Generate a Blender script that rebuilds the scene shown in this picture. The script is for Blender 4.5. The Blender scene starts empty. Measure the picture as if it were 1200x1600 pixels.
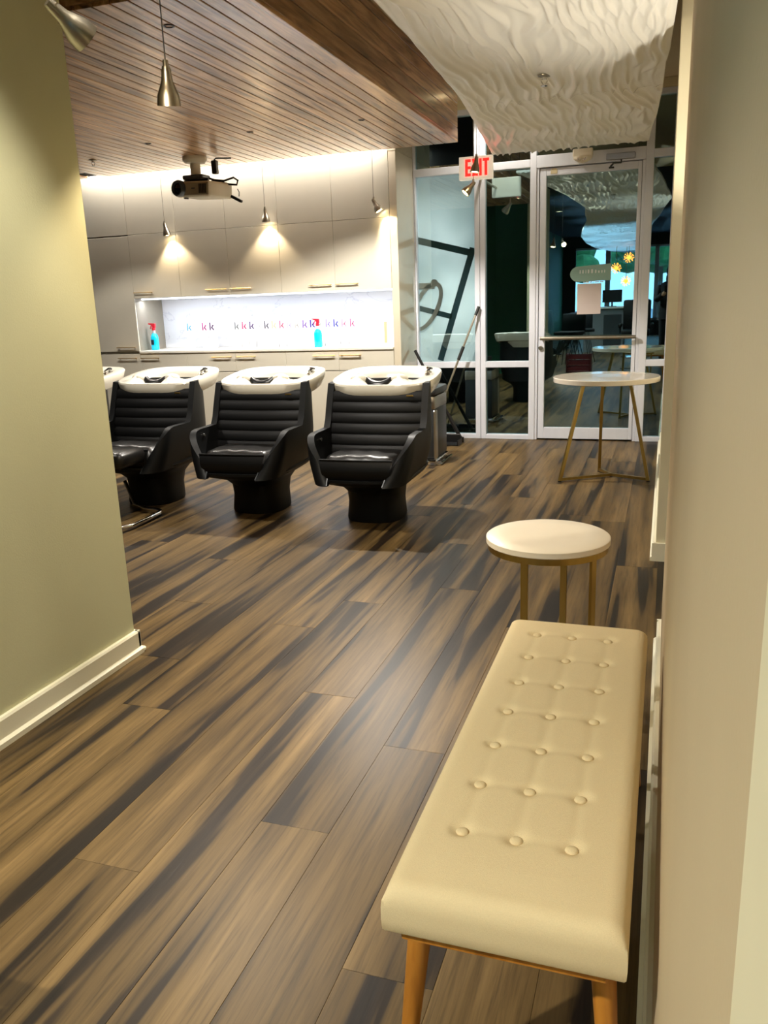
import bpy, bmesh, math, random
import numpy as np
from mathutils import Vector, Matrix
random.seed(7)
S = bpy.context.scene
COL = S.collection
PI = math.pi

# ------------------------------------------------------------------ camera
YAW, PITCH, ROLL, FPX = 0.332568911, 0.251947469, -0.0366392628, 1283.25337
cy, sy, cp, sp = math.cos(YAW), math.sin(YAW), math.cos(PITCH), math.sin(PITCH)
fwd = Vector((-sy*cp, cy*cp, -sp)); right = Vector((cy, sy, 0)); up = right.cross(fwd)
r2 = math.cos(ROLL)*right + math.sin(ROLL)*up
u2 = -math.sin(ROLL)*right + math.cos(ROLL)*up
cam_d = bpy.data.cameras.new('camera')
cam_d.sensor_fit = 'VERTICAL'; cam_d.sensor_height = 36.0; cam_d.sensor_width = 27.0
cam_d.lens = FPX*36.0/1600.0
cam_d.clip_start = 0.01; cam_d.clip_end = 200
cam = bpy.data.objects.new('camera', cam_d); COL.objects.link(cam)
M = Matrix((r2, u2, -fwd)).transposed().to_4x4(); M.translation = Vector((0, 0, 1.35))
cam.matrix_world = M
S.camera = cam

# ------------------------------------------------------------------ world and exposure
W = bpy.data.worlds.new('sky'); S.world = W; W.use_nodes = True
nt = W.node_tree; nt.nodes.clear()
bg = nt.nodes.new('ShaderNodeBackground'); ow = nt.nodes.new('ShaderNodeOutputWorld')
bg.inputs[0].default_value = (0.42, 0.74, 1.0, 1); bg.inputs[1].default_value = 1.7
nt.links.new(bg.outputs[0], ow.inputs[0])
S.view_settings.view_transform = 'Standard'; S.view_settings.look = 'None'
S.view_settings.gamma = 1.0; S.view_settings.use_curve_mapping = False
S.view_settings.exposure = 1.27

WARM = (1.0, 0.80, 0.54); WARM2 = (1.0, 0.925, 0.79); COOL = (0.80, 0.87, 1.0)
def spot(name, loc, target, energy, color, size_deg, blend=0.4, radius=0.03):
    l = bpy.data.lights.new(name, 'SPOT'); l.energy = energy; l.color = color
    l.spot_size = math.radians(size_deg); l.spot_blend = blend; l.shadow_soft_size = radius
    o = bpy.data.objects.new(name, l); COL.objects.link(o); o.location = loc
    d = Vector(target) - Vector(loc)
    o.rotation_euler = d.to_track_quat('-Z', 'Y').to_euler()
    return o
def area(name, loc, target, energy, color, sx, sy_, rotz=0):
    l = bpy.data.lights.new(name, 'AREA'); l.energy = energy; l.color = color
    l.shape = 'RECTANGLE'; l.size = sx; l.size_y = sy_
    o = bpy.data.objects.new(name, l); COL.objects.link(o); o.location = loc
    d = Vector(target) - Vector(loc)
    o.rotation_euler = d.to_track_quat('-Z', 'Y').to_euler()
    return o
# unseen corridor downlights added as fill, then the soffit spots (trims built below)
FILL_DOWN = [(-1.45, 0.35, 3.04, 9, 96), (-1.50, 2.05, 3.04, 112, 56), (0.80, 3.75, 3.04, 25, 130),
        (-2.30, -0.75, 3.04, 235, 136), (-2.3, -3.0, 3.04, 60, 130), (0.75, -1.6, 3.04, 60, 130), (-1.50, 7.62, 3.04, 15, 130)]
for i, (x, y, z, e, a) in enumerate(FILL_DOWN):
    spot('downlight_lamp', (x, y, z - 0.01), (x, y, 0), e, WARM2, a, 0.5, 0.05)
SOFFIT_DOWN = [(-2.154, 6.06, 225), (-3.05, 6.06, 60), (-3.95, 6.06, 55), (-2.25, 3.72, 110), (-4.3, 3.75, 40), (-4.95, 6.2, 55)]  # front pair and tall-cabinet spot are added fill
for k_, (x, y, e) in enumerate(SOFFIT_DOWN):
    spot('downlight_lamp', (x, y, 2.612), (x, y, 0), e, (1.0, 0.945, 0.85), 132 if k_ == 0 else 112, 0.3, 0.025)
# cool LED strip under the wall cabinets, LED strip on top of the soffit slot
area('cabinet_led_lamp', (-3.763, 7.47, 1.436), (-3.763, 7.53, 0.9), 6.5, COOL, 2.70, 0.03)
area('slot_led_lamp', (-4.02, 7.315, 2.80), (-4.02, 7.33, 0), 40, (1.0, .93, .84), 3.2, 0.03)
# cool floor uplights added to brighten the mirrored wave panel (cans built below)
FILL_UPS = [(-2.25, -1.2), (-2.35, -3.6), (-2.45, -6.0), (-2.45, -8.6)]
for x, y in FILL_UPS:
    spot('fill_uplight_lamp', (x, y, 0.36), (-1.0, y, 2.5), 240, (0.42, 0.74, 1.0), 74, 0.6, 0.05)
# torchiere added unseen in the side opening to light the panel (lamp built below)
spot('fill_torchiere_lamp', (0.27, 3.80, 1.315), (0.27, 3.80, 3.0), 22, WARM2, 112, 0.5, 0.04)
# lamp added behind the frosted film to brighten that pane
area('fill_display_lamp', (-2.02, 8.40, 1.6), (-2.02, 7.9, 1.6), 8, (1.0, 0.96, 0.93), 0.5, 1.5)

# ------------------------------------------------------------------ helpers
def lin(c):
    c = [v/255.0 for v in c[:3]]
    return tuple((v/12.92 if v <= 0.04045 else ((v+0.055)/1.055)**2.4) for v in c) + (1.0,)

MATS = {}
def mat(name, col, rough=0.5, metal=0.0, var=0.0, vscale=8.0, bump=0.0, bscale=60.0, emit=None, estr=0.0,
        stretch=(1, 1, 1), coat=0.0, spec=0.5):
    if name in MATS: return MATS[name]
    m = bpy.data.materials.new(name); m.use_nodes = True
    n = m.node_tree.nodes; L = m.node_tree.links
    p = n['Principled BSDF']
    p.inputs['Roughness'].default_value = rough; p.inputs['Metallic'].default_value = metal
    p.inputs['Specular IOR Level'].default_value = spec
    p.inputs['Coat Weight'].default_value = coat
    c = lin(col)
    p.inputs['Base Color'].default_value = c
    tc = n.new('ShaderNodeTexCoord'); mp = n.new('ShaderNodeMapping'); mp.inputs['Scale'].default_value = stretch
    L.new(tc.outputs['Object'], mp.inputs['Vector'])
    nz = n.new('ShaderNodeTexNoise'); nz.inputs['Scale'].default_value = vscale; nz.inputs['Detail'].default_value = 3
    L.new(mp.outputs[0], nz.inputs['Vector'])
    rp = n.new('ShaderNodeValToRGB')
    lo = tuple(v*(1-var) for v in c[:3]) + (1,); hi = tuple(min(1, v*(1+var)) for v in c[:3]) + (1,)
    rp.color_ramp.elements[0].color = lo; rp.color_ramp.elements[1].color = hi
    rp.color_ramp.elements[0].position = 0.3; rp.color_ramp.elements[1].position = 0.7
    L.new(nz.outputs['Fac'], rp.inputs['Fac']); L.new(rp.outputs[0], p.inputs['Base Color'])
    if bump > 0:
        nb = n.new('ShaderNodeTexNoise'); nb.inputs['Scale'].default_value = bscale; nb.inputs['Detail'].default_value = 2
        L.new(mp.outputs[0], nb.inputs['Vector'])
        b = n.new('ShaderNodeBump'); b.inputs['Strength'].default_value = bump; b.inputs['Distance'].default_value = 0.002
        L.new(nb.outputs['Fac'], b.inputs['Height']); L.new(b.outputs[0], p.inputs['Normal'])
    if emit:
        p.inputs['Emission Color'].default_value = lin(emit); p.inputs['Emission Strength'].default_value = estr
    MATS[name] = m
    return m

def ramp(n, stops):
    r = n.new('ShaderNodeValToRGB'); e = r.color_ramp.elements
    e[0].position, e[0].color = stops[0][0], lin(stops[0][1])
    e[1].position, e[1].color = stops[-1][0], lin(stops[-1][1])
    for p, c in stops[1:-1]:
        x = e.new(p); x.color = lin(c)
    return r

def plank_material():
    m = bpy.data.materials.new('vinyl plank'); m.use_nodes = True
    n = m.node_tree.nodes; L = m.node_tree.links; p = n['Principled BSDF']
    tc = n.new('ShaderNodeTexCoord'); oi = n.new('ShaderNodeObjectInfo')
    mul = n.new('ShaderNodeMath'); mul.operation = 'MULTIPLY'; mul.inputs[1].default_value = 57.0
    L.new(oi.outputs['Random'], mul.inputs[0])
    cmb = n.new('ShaderNodeCombineXYZ'); L.new(mul.outputs[0], cmb.inputs[0]); L.new(mul.outputs[0], cmb.inputs[1])
    add = n.new('ShaderNodeVectorMath'); add.operation = 'ADD'
    L.new(tc.outputs['Object'], add.inputs[0]); L.new(cmb.outputs[0], add.inputs[1])
    def noise(scale_vec, scale, detail, rough=0.5, dist=0.0):
        mp = n.new('ShaderNodeMapping'); mp.inputs['Scale'].default_value = scale_vec
        L.new(add.outputs[0], mp.inputs['Vector'])
        z = n.new('ShaderNodeTexNoise'); z.inputs['Scale'].default_value = scale; z.inputs['Detail'].default_value = detail
        z.inputs['Roughness'].default_value = rough; z.inputs['Distortion'].default_value = dist
        L.new(mp.outputs[0], z.inputs['Vector']); return z
    broad = noise((1, 0.055, 1), 10.5, 2.5, 0.55, 0.25)
    fine = noise((1, 0.045, 1), 70.0, 4.0, 0.65, 0.2)
    base = ramp(n, [(0.34, (37, 29, 21)), (0.415, (51, 40, 28)), (0.445, (92, 74, 46)), (0.54, (115, 93, 57)), (0.70, (137, 112, 72))])
    L.new(broad.outputs['Fac'], base.inputs['Fac'])
    fr = ramp(n, [(0.28, (150, 148, 146)), (0.5, (225, 224, 222)), (0.72, (255, 255, 255))])
    L.new(fine.outputs['Fac'], fr.inputs['Fac'])
    mx = n.new('ShaderNodeMix'); mx.data_type = 'RGBA'; mx.blend_type = 'MULTIPLY'; mx.inputs[0].default_value = 0.85
    L.new(base.outputs[0], mx.inputs[6]); L.new(fr.outputs[0], mx.inputs[7])
    # per plank tone
    tone = ramp(n, [(0.0, (215, 212, 208)), (1.0, (255, 253, 250))])
    L.new(oi.outputs['Random'], tone.inputs['Fac'])
    mx2 = n.new('ShaderNodeMix'); mx2.data_type = 'RGBA'; mx2.blend_type = 'MULTIPLY'; mx2.inputs[0].default_value = 1.0
    L.new(mx.outputs[2], mx2.inputs[6]); L.new(tone.outputs[0], mx2.inputs[7])
    L.new(mx2.outputs[2], p.inputs['Base Color'])
    # dark cracks
    crk = noise((1, 0.12, 1), 9.0, 1.0, 0.5, 0.6)
    p.inputs['Roughness'].default_value = 0.40
    p.inputs['Specular IOR Level'].default_value = 0.25
    b = n.new('ShaderNodeBump'); b.inputs['Strength'].default_value = 0.25; b.inputs['Distance'].default_value = 0.0015
    L.new(fine.outputs['Fac'], b.inputs['Height']); L.new(b.outputs[0], p.inputs['Normal'])
    return m
MATS['plank'] = plank_material()

def wood_material(name, cols, rough, axis='Y', gloss=0.5, coat=0.0):
    m = bpy.data.materials.new(name); m.use_nodes = True
    n = m.node_tree.nodes; L = m.node_tree.links; p = n['Principled BSDF']
    tc = n.new('ShaderNodeTexCoord'); oi = n.new('ShaderNodeObjectInfo')
    mul = n.new('ShaderNodeMath'); mul.operation = 'MULTIPLY'; mul.inputs[1].default_value = 41.0
    L.new(oi.outputs['Random'], mul.inputs[0])
    cmb = n.new('ShaderNodeCombineXYZ')
    for i in range(3): L.new(mul.outputs[0], cmb.inputs[i])
    add = n.new('ShaderNodeVectorMath'); add.operation = 'ADD'
    L.new(tc.outputs['Object'], add.inputs[0]); L.new(cmb.outputs[0], add.inputs[1])
    mp = n.new('ShaderNodeMapping'); mp.inputs['Scale'].default_value = {'Y': (1, .07, 1), 'Z': (1, 1, .07)}[axis]
    L.new(add.outputs[0], mp.inputs['Vector'])
    z = n.new('ShaderNodeTexNoise'); z.inputs['Scale'].default_value = 26; z.inputs['Detail'].default_value = 4
    z.inputs['Distortion'].default_value = 0.8
    L.new(mp.outputs[0], z.inputs['Vector'])
    r = ramp(n, cols); L.new(z.outputs['Fac'], r.inputs['Fac'])
    tone = ramp(n, [(0.0, (205, 200, 198)), (1.0, (255, 255, 255))]); L.new(oi.outputs['Random'], tone.inputs['Fac'])
    mx = n.new('ShaderNodeMix'); mx.data_type = 'RGBA'; mx.blend_type = 'MULTIPLY'; mx.inputs[0].default_value = 1.0
    L.new(r.outputs[0], mx.inputs[6]); L.new(tone.outputs[0], mx.inputs[7])
    L.new(mx.outputs[2], p.inputs['Base Color'])
    p.inputs['Roughness'].default_value = rough; p.inputs['Specular IOR Level'].default_value = gloss
    p.inputs['Coat Weight'].default_value = coat; p.inputs['Coat Roughness'].default_value = 0.22; p.inputs['Coat IOR'].default_value = 1.6
    b = n.new('ShaderNodeBump'); b.inputs['Strength'].default_value = 0.12; b.inputs['Distance'].default_value = 0.001
    L.new(z.outputs['Fac'], b.inputs['Height']); L.new(b.outputs[0], p.inputs['Normal'])
    MATS[name] = m
    return m
wood_material('slat wood', [(0.30, (112, 82, 60)), (0.45, (188, 144, 101)), (0.6, (226, 180, 131)), (0.75, (242, 202, 154))], 0.32, coat=0.5)
wood_material('oak', [(0.3, (160, 100, 30)), (0.5, (190, 124, 42)), (0.7, (205, 142, 58))], 0.45, 'Z')

def glass_material(name, tint, refl):
    m = bpy.data.materials.new(name); m.use_nodes = True
    n = m.node_tree.nodes; L = m.node_tree.links
    n.clear()
    out = n.new('ShaderNodeOutputMaterial'); t = n.new('ShaderNodeBsdfTransparent'); g = n.new('ShaderNodeBsdfGlossy')
    t.inputs[0].default_value = tint + (1,); g.inputs[0].default_value = (0.68, 0.90, 1.0, 1); g.inputs['Roughness'].default_value = 0.0
    mx = n.new('ShaderNodeMixShader'); mx.inputs[0].default_value = refl
    L.new(t.outputs[0], mx.inputs[1]); L.new(g.outputs[0], mx.inputs[2]); L.new(mx.outputs[0], out.inputs[0])
    MATS[name] = m
    return m
glass_material('storefront glass', (0.55, 0.68, 0.66), 0.34)
glass_material('clear film glass', (0.95, 0.98, 0.97), 0.16)
glass_material('street glass', (0.95, 1.0, 1.0), 0.05)

def marble_material():
    m = bpy.data.materials.new('marble'); m.use_nodes = True
    n = m.node_tree.nodes; L = m.node_tree.links; p = n['Principled BSDF']
    tc = n.new('ShaderNodeTexCoord')
    mp = n.new('ShaderNodeMapping'); mp.inputs['Rotation'].default_value = (0, 0.7, 0); mp.inputs['Scale'].default_value = (1, 1, 2.2)
    L.new(tc.outputs['Object'], mp.inputs['Vector'])
    z = n.new('ShaderNodeTexNoise'); z.inputs['Scale'].default_value = 1.6; z.inputs['Detail'].default_value = 6; z.inputs['Distortion'].default_value = 0.7
    L.new(mp.outputs[0], z.inputs['Vector'])
    r = ramp(n, [(0.0, (240, 240, 242)), (0.490, (238, 238, 241)), (0.5, (218, 218, 226)), (0.508, (238, 238, 241)), (1.0, (244, 244, 246))])
    L.new(z.outputs['Fac'], r.inputs['Fac']); L.new(r.outputs[0], p.inputs['Base Color'])
    p.inputs['Roughness'].default_value = 0.25
    MATS['marble'] = m
marble_material()

# plain procedural materials
mat('left wall paint', (201, 199, 161), 0.7, var=.02, vscale=3, bump=.15, bscale=180)
mat('right wall paint', (196, 176, 142), 0.62, var=.03, vscale=2.5, bump=.15, bscale=160)
mat('cream paint', (222, 212, 180), 0.55, var=.015)
mat('ceiling paint', (206, 190, 160), 0.8, var=.02)
mat('dark ceiling', (38, 40, 42), 0.9, var=.1)
mat('green wall paint', (30, 95, 62), 0.6, var=.08)
mat('dark wall paint', (44, 48, 50), 0.7, var=.06)
mat('trim paint', (236, 230, 204), 0.4, var=.01)
mat('aluminium', (224, 226, 236), 0.38, 0.0, var=.02, stretch=(1, 1, .1), vscale=20)
mat('closer silver', (168, 168, 174), 0.35, 0.6)
mat('grey subfloor', (30, 24, 18), 0.9)
mat('slat backing', (16, 11, 8), 0.9)
mat('cabinet lacquer', (205, 199, 184), 0.22, var=.01, coat=.2)
mat('cabinet body', (150, 142, 126), 0.5)
mat('column laminate', (200, 190, 170), 0.12, var=.01, coat=.4)
mat('gold', (196, 158, 84), 0.28, 1.0, var=.05, vscale=30)
mat('brushed gold', (166, 140, 78), 0.36, 1.0, var=.08, vscale=40, stretch=(1, 1, .1))
mat('nickel', (176, 168, 152), 0.3, 1.0, var=.06, vscale=60, stretch=(1, 1, .1))
mat('chrome', (225, 225, 225), 0.08, 1.0, var=.01)
mat('satin silver', (150, 146, 140), 0.3, 0.5, var=.15, vscale=9)
mat('steel band', (186, 180, 170), 0.35, 1.0, var=.05)
mat('cable grey', (96, 90, 80), 0.6, 0.0)
mat('white panel', (244, 241, 232), 0.42, var=.01)
mat('black leather', (7, 7, 8), 0.5, var=.12, vscale=20, bump=.2, bscale=220, spec=.28)
mat('black shell', (9, 10, 11), 0.5, var=.1, vscale=12, bump=.08, bscale=300, spec=.28)
mat('seat leather', (20, 18, 16), 0.30, var=.15, vscale=14, bump=.3, bscale=160)
mat('ceramic', (240, 234, 218), 0.12, var=.01, coat=.6)
mat('gel black', (12, 12, 13), 0.3, var=.1)
mat('bench linen', (226, 205, 160), 0.85, var=.035, vscale=500, bump=.4, bscale=900)
mat('table white', (238, 226, 204), 0.35, var=.02, vscale=6)
mat('bistro white', (236, 226, 210), 0.14, var=.01, coat=.5)
mat('projector white', (214, 206, 186), 0.4, var=.02)
mat('projector grey', (150, 138, 114), 0.45, var=.03)
mat('lens black', (10, 10, 12), 0.1, coat=.6)
mat('black plastic', (20, 20, 21), 0.4, var=.08)
mat('dark grey plastic', (58, 62, 66), 0.38, var=.06)
mat('sign plastic', (238, 226, 204), 0.4, var=.01)
mat('lit sign face', (238, 226, 204), 0.4, var=.01, emit=(238, 224, 200), estr=.22)  # faint glow put into the housing in place of front light
mat('sign red', (255, 20, 20), 0.4, emit=(255, 20, 15), estr=2.2)
mat('bulb glow', (255, 240, 210), 0.4, emit=(255, 226, 170), estr=16)
mat('downlight glow', (255, 240, 210), 0.4, emit=(255, 226, 170), estr=6)
mat('led glow', (240, 244, 255), 0.4, emit=(232, 240, 255), estr=1.6)
mat('paper', (214, 200, 196), 0.8, var=.01)
mat('decal green', (150, 185, 178), 0.5, var=.03)
mat('decal white', (235, 240, 240), 0.5)
mat('sticker beige', (214, 198, 160), 0.6)
mat('bottle white', (244, 244, 246), 0.3, var=.01)
mat('bottle blue', (10, 190, 228), 0.15, var=.03, emit=(10, 190, 228), estr=0.15)  # slight glow put into the liquid colour, no lamp inside
mat('bottle clear', (226, 232, 238), 0.15)
mat('trigger red', (226, 40, 60), 0.35)
mat('label dark', (20, 40, 60), 0.5)
def film_material():
    m = bpy.data.materials.new('film frost'); m.use_nodes = True
    n = m.node_tree.nodes; L = m.node_tree.links; n.clear()
    out = n.new('ShaderNodeOutputMaterial'); t = n.new('ShaderNodeBsdfTranslucent'); d = n.new('ShaderNodeBsdfDiffuse'); mx = n.new('ShaderNodeMixShader')
    tc = n.new('ShaderNodeTexCoord'); z = n.new('ShaderNodeTexNoise'); z.inputs['Scale'].default_value = 2.0
    r = ramp(n, [(0.3, (205, 218, 220)), (0.7, (232, 242, 244))])
    L.new(tc.outputs['Object'], z.inputs['Vector']); L.new(z.outputs['Fac'], r.inputs['Fac'])
    L.new(r.outputs[0], t.inputs[0]); L.new(r.outputs[0], d.inputs[0])
    mx.inputs[0].default_value = 0.5
    L.new(t.outputs[0], mx.inputs[1]); L.new(d.outputs[0], mx.inputs[2]); L.new(mx.outputs[0], out.inputs[0])
    MATS['film frost'] = m
film_material()
mat('film clear dark', (40, 62, 70), 0.3, var=.1)
mat('stone top', (226, 222, 210), 0.3, var=.02)
mat('cloth dark', (16, 20, 26), 0.9, var=.15)
mat('skin tone', (196, 150, 120), 0.6, var=.04)
mat('hair dark', (16, 12, 10), 0.6, var=.2)
mat('phone black', (14, 14, 16), 0.2)
mat('leaf green', (58, 120, 66), 0.8, var=.45, vscale=3, bump=.5, bscale=9)
mat('bark', (74, 58, 44), 0.9, var=.2)
mat('asphalt', (150, 160, 172), 0.9, var=.08)
mat('desk grey', (112, 116, 118), 0.5, var=.05)
mat('red crate', (92, 16, 24), 0.5, var=.1)
mat('amber glass', (240, 140, 40), 0.2, emit=(255, 150, 50), estr=3)
mat('brass', (190, 150, 70), 0.3, 1.0, var=.05)

KCOL = {'k blue': (110, 190, 230), 'k magenta': (190, 60, 130), 'k plum': (96, 50, 96), 'k grey': (140, 140, 140),
        'k rose': (226, 70, 120), 'k violet': (88, 56, 110), 'k pale': (206, 204, 204), 'k slate': (86, 78, 90),
        'k peach': (246, 196, 150), 'k pink': (246, 110, 140), 'k lilac': (196, 186, 230), 'k silver': (190, 186, 180),
        'k purple': (130, 90, 180), 'k indigo': (76, 50, 160), 'k lavender': (160, 140, 230), 'k royal': (66, 66, 180),
        'k blush': (246, 150, 180), 'k coral': (240, 110, 150)}
for k, c in KCOL.items(): mat(k, tuple(int(v*.80) for v in c), 0.6, spec=.2)

class B:
    """collects shapes into one mesh"""
    def __init__(s): s.v = []; s.f = []
    def add(s, v, f):
        o = len(s.v); s.v += [tuple(p) for p in v]; s.f += [tuple(i+o for i in q) for q in f]; return s
    def box(s, x0, x1, y0, y1, z0, z1):
        v = [(x, y, z) for z in (z0, z1) for y in (y0, y1) for x in (x0, x1)]
        return s.add(v, [(0, 2, 3, 1), (4, 5, 7, 6), (0, 1, 5, 4), (2, 6, 7, 3), (0, 4, 6, 2), (1, 3, 7, 5)])
    def cbox(s, x0, x1, y0, y1, z0, z1, r, seg=1):
        bm = bmesh.new(); bmesh.ops.create_cube(bm, size=1)
        for v in bm.verts: v.co = Vector((x0+(v.co.x+.5)*(x1-x0), y0+(v.co.y+.5)*(y1-y0), z0+(v.co.z+.5)*(z1-z0)))
        bmesh.ops.bevel(bm, geom=list(bm.edges), offset=r, segments=seg, profile=0.5, affect='EDGES')
        bm.verts.index_update()
        s.add([v.co[:] for v in bm.verts], [[v.index for v in f.verts] for f in bm.faces]); bm.free(); return s
    def cyl(s, p0, p1, r0, r1=None, n=16, cap=True):
        r1 = r0 if r1 is None else r1
        p0 = Vector(p0); p1 = Vector(p1); d = (p1-p0).normalized()
        a = d.orthogonal().normalized(); b = d.cross(a)
        v = []
        for p, r in ((p0, r0), (p1, r1)):
            for i in range(n):
                t = 2*PI*i/n; v.append(p + a*(r*math.cos(t)) + b*(r*math.sin(t)))
        f = [(i, (i+1) % n, n+(i+1) % n, n+i) for i in range(n)]
        if cap: f += [tuple(range(n-1, -1, -1)), tuple(range(n, 2*n))]
        return s.add(v, f)
    def lathe(s, prof, n=32, org=(0, 0, 0), axis=(0, 0, 1), cap0=True, cap1=True):
        ax = Vector(axis).normalized(); a = ax.orthogonal().normalized(); b = ax.cross(a); o = Vector(org)
        v = []
        for r, z in prof:
            for i in range(n):
                t = 2*PI*i/n; v.append(o + ax*z + a*(r*math.cos(t)) + b*(r*math.sin(t)))
        f = []
        for k in range(len(prof)-1):
            for i in range(n):
                j = (i+1) % n; f.append((k*n+i, k*n+j, (k+1)*n+j, (k+1)*n+i))
        if cap0: f.append(tuple(range(n-1, -1, -1)))
        if cap1: f.append(tuple(range((len(prof)-1)*n, len(prof)*n)))
        return s.add(v, f)
    def tube(s, path, r, n=8, closed=False, rs=None):
        P = [Vector(p) for p in path]; m = len(P); v = []; prev = None
        for k, p in enumerate(P):
            t = (P[(k+1) % m]-P[k-1]) if (closed or 0 < k < m-1) else ((P[1]-P[0]) if k == 0 else (P[-1]-P[-2]))
            t.normalize()
            a = t.orthogonal().normalized() if prev is None else (prev - t*prev.dot(t)).normalized()
            prev = a; b = t.cross(a); rr = rs[k] if rs else r
            for i in range(n):
                w = 2*PI*i/n; v.append(p + a*(rr*math.cos(w)) + b*(rr*math.sin(w)))
        f = []
        for k in range(m if closed else m-1):
            k2 = (k+1) % m
            for i in range(n):
                j = (i+1) % n; f.append((k*n+i, k*n+j, k2*n+j, k2*n+i))
        if not closed: f += [tuple(range(n-1, -1, -1)), tuple(range((m-1)*n, m*n))]
        return s.add(v, f)
    def sphere(s, c, r, nu=16, nv=10, sc=(1, 1, 1)):
        v = []; c = Vector(c)
        for k in range(nv+1):
            th = PI*k/nv
            for i in range(nu):
                ph = 2*PI*i/nu
                v.append((c.x+sc[0]*r*math.sin(th)*math.cos(ph), c.y+sc[1]*r*math.sin(th)*math.sin(ph), c.z+sc[2]*r*math.cos(th)))
        f = [(k*nu+i, (k+1)*nu+i, (k+1)*nu+(i+1) % nu, k*nu+(i+1) % nu) for k in range(nv) for i in range(nu)]
        return s.add(v, f)
    def poly(s, pts, axis, d0, d1):
        """extrude a 2D outline; axis 'y' means pts are (x,z) between y=d0..d1"""
        def P(p, d): return {'y': (p[0], d, p[1]), 'x': (d, p[0], p[1]), 'z': (p[0], p[1], d)}[axis]
        n = len(pts); v = [P(p, d0) for p in pts] + [P(p, d1) for p in pts]
        f = [tuple(range(n)), tuple(range(2*n-1, n-1, -1))] + [(i, n+i, n+(i+1) % n, (i+1) % n) for i in range(n)]
        return s.add(v, f)
    def grid(s, rows, closed_u=False):
        """rows of equal length point lists"""
        n = len(rows[0]); v = [p for r in rows for p in r]; f = []
        for k in range(len(rows)-1):
            for i in range(n if closed_u else n-1):
                j = (i+1) % n; f.append((k*n+i, k*n+j, (k+1)*n+j, (k+1)*n+i))
        return s.add(v, f)
    def mesh(s, name, m, smooth=False, fix=True):
        me = bpy.data.meshes.new(name); me.from_pydata(s.v, [], s.f); me.validate()
        if fix:
            bm = bmesh.new(); bm.from_mesh(me); bmesh.ops.recalc_face_normals(bm, faces=bm.faces); bm.to_mesh(me); bm.free()
        me.materials.append(MATS[m])
        if smooth:
            me.polygons.foreach_set('use_smooth', [True]*len(me.polygons))
            try: me.set_sharp_from_angle(angle=math.radians(40))
            except Exception: pass
        return me
    def obj(s, name, m, parent=None, smooth=False, fix=True):
        o = bpy.data.objects.new(name, s.mesh(name, m, smooth, fix)); COL.objects.link(o)
        if parent: o.parent = parent
        return o

def tag(o, label, cat, group=None):
    o['label'] = label; o['category'] = cat
    if group: o['group'] = group
    return o
def thing(name, label, cat, loc=(0, 0, 0), rz=0.0, group=None):
    o = bpy.data.objects.new(name, None); COL.objects.link(o); o.location = loc; o.rotation_euler = (0, 0, rz)
    o.empty_display_size = 0.1
    return tag(o, label, cat, group)
def struct(o, label=None):
    o['kind'] = 'structure'
    if label: o['label'] = label
    return o
def link_mesh(name, me, parent=None, loc=(0, 0, 0)):
    o = bpy.data.objects.new(name, me); COL.objects.link(o); o.parent = parent; o.location = loc
    return o
def copy_tree(o, parent=None):
    c = o.copy(); COL.objects.link(c); c.parent = parent
    for ch in list(o.children): copy_tree(ch, c)
    return c

# ================================================================== SETTING
YW = 7.88          # storefront plane
ZC = 2.615         # underside of the wood soffit
ZT = 3.06          # main ceiling
YCAB = 7.36        # cabinet fronts
floor = struct(B().box(-5.75, 1.75, -12.2, 8.6, -0.12, -0.006).obj('floor', 'grey subfloor'), 'brown vinyl plank floor')
# --- planks
PW, PL = 0.1975, 1.90
known = {0: 1.72, 1: 2.176, -1: 2.45, -2: 1.45, -3: 3.01, -4: 2.204, 3: 3.09, 2: 1.31, -5: 2.58, -6: 3.165, -7: 1.9}
plank_cache = {}
def plank_mesh(l):
    k = round(l, 3)
    if k not in plank_cache:
        w2 = PW/2-0.0002; l2 = l/2-0.0005; c = 0.0006
        b = B()
        v = [(-w2, -l2, -.006), (w2, -l2, -.006), (w2, l2, -.006), (-w2, l2, -.006),
             (-w2, -l2, -c), (w2, -l2, -c), (w2, l2, -c), (-w2, l2, -c),
             (-w2+c, -l2+c, 0), (w2-c, -l2+c, 0), (w2-c, l2-c, 0), (-w2+c, l2-c, 0)]
        f = [(0, 1, 5, 4), (1, 2, 6, 5), (2, 3, 7, 6), (3, 0, 4, 7), (4, 5, 9, 8), (5, 6, 10, 9), (6, 7, 11, 10), (7, 4, 8, 11), (8, 9, 10, 11)]
        b.add(v, f); plank_cache[k] = b.mesh('plank', 'plank')
    return plank_cache[k]
for k in range(-24, 7):
    x1 = -0.78 + k*PW; xc = x1 - PW/2
    seam = known.get(k, random.uniform(0, PL))
    y = seam
    while y > 0.3: y -= PL
    ystart = 2.2 if xc < -2.15 else (0.05 if xc < 0.2 else -0.3)
    while y < YW:
        a, b_ = max(y, ystart), min(y+PL, YW+0.02)
        if b_-a > 0.03:
            link_mesh('plank', plank_mesh(b_-a), floor, (xc, (a+b_)/2, 0.0))
        y += PL
# floor behind the camera (seen only as a dim reflection): one plain continuation
B().box(-5.65, 1.6, -12.0, 0.04, -0.006, -0.001).obj('rear_floor', 'plank', floor)
B().box(-5.65, -2.1, 0.05, 2.19, -0.006, -0.001).obj('rear_floor', 'plank', floor)
B().box(-5.65, 1.6, YW+0.03, 8.55, -0.006, -0.001).obj('rear_floor', 'plank', floor)

def baseboard(name, poly_pts, axis, d0, d1, label):
    return struct(B().poly(poly_pts, axis, d0, d1).obj(name, 'trim paint'), label)

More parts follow.
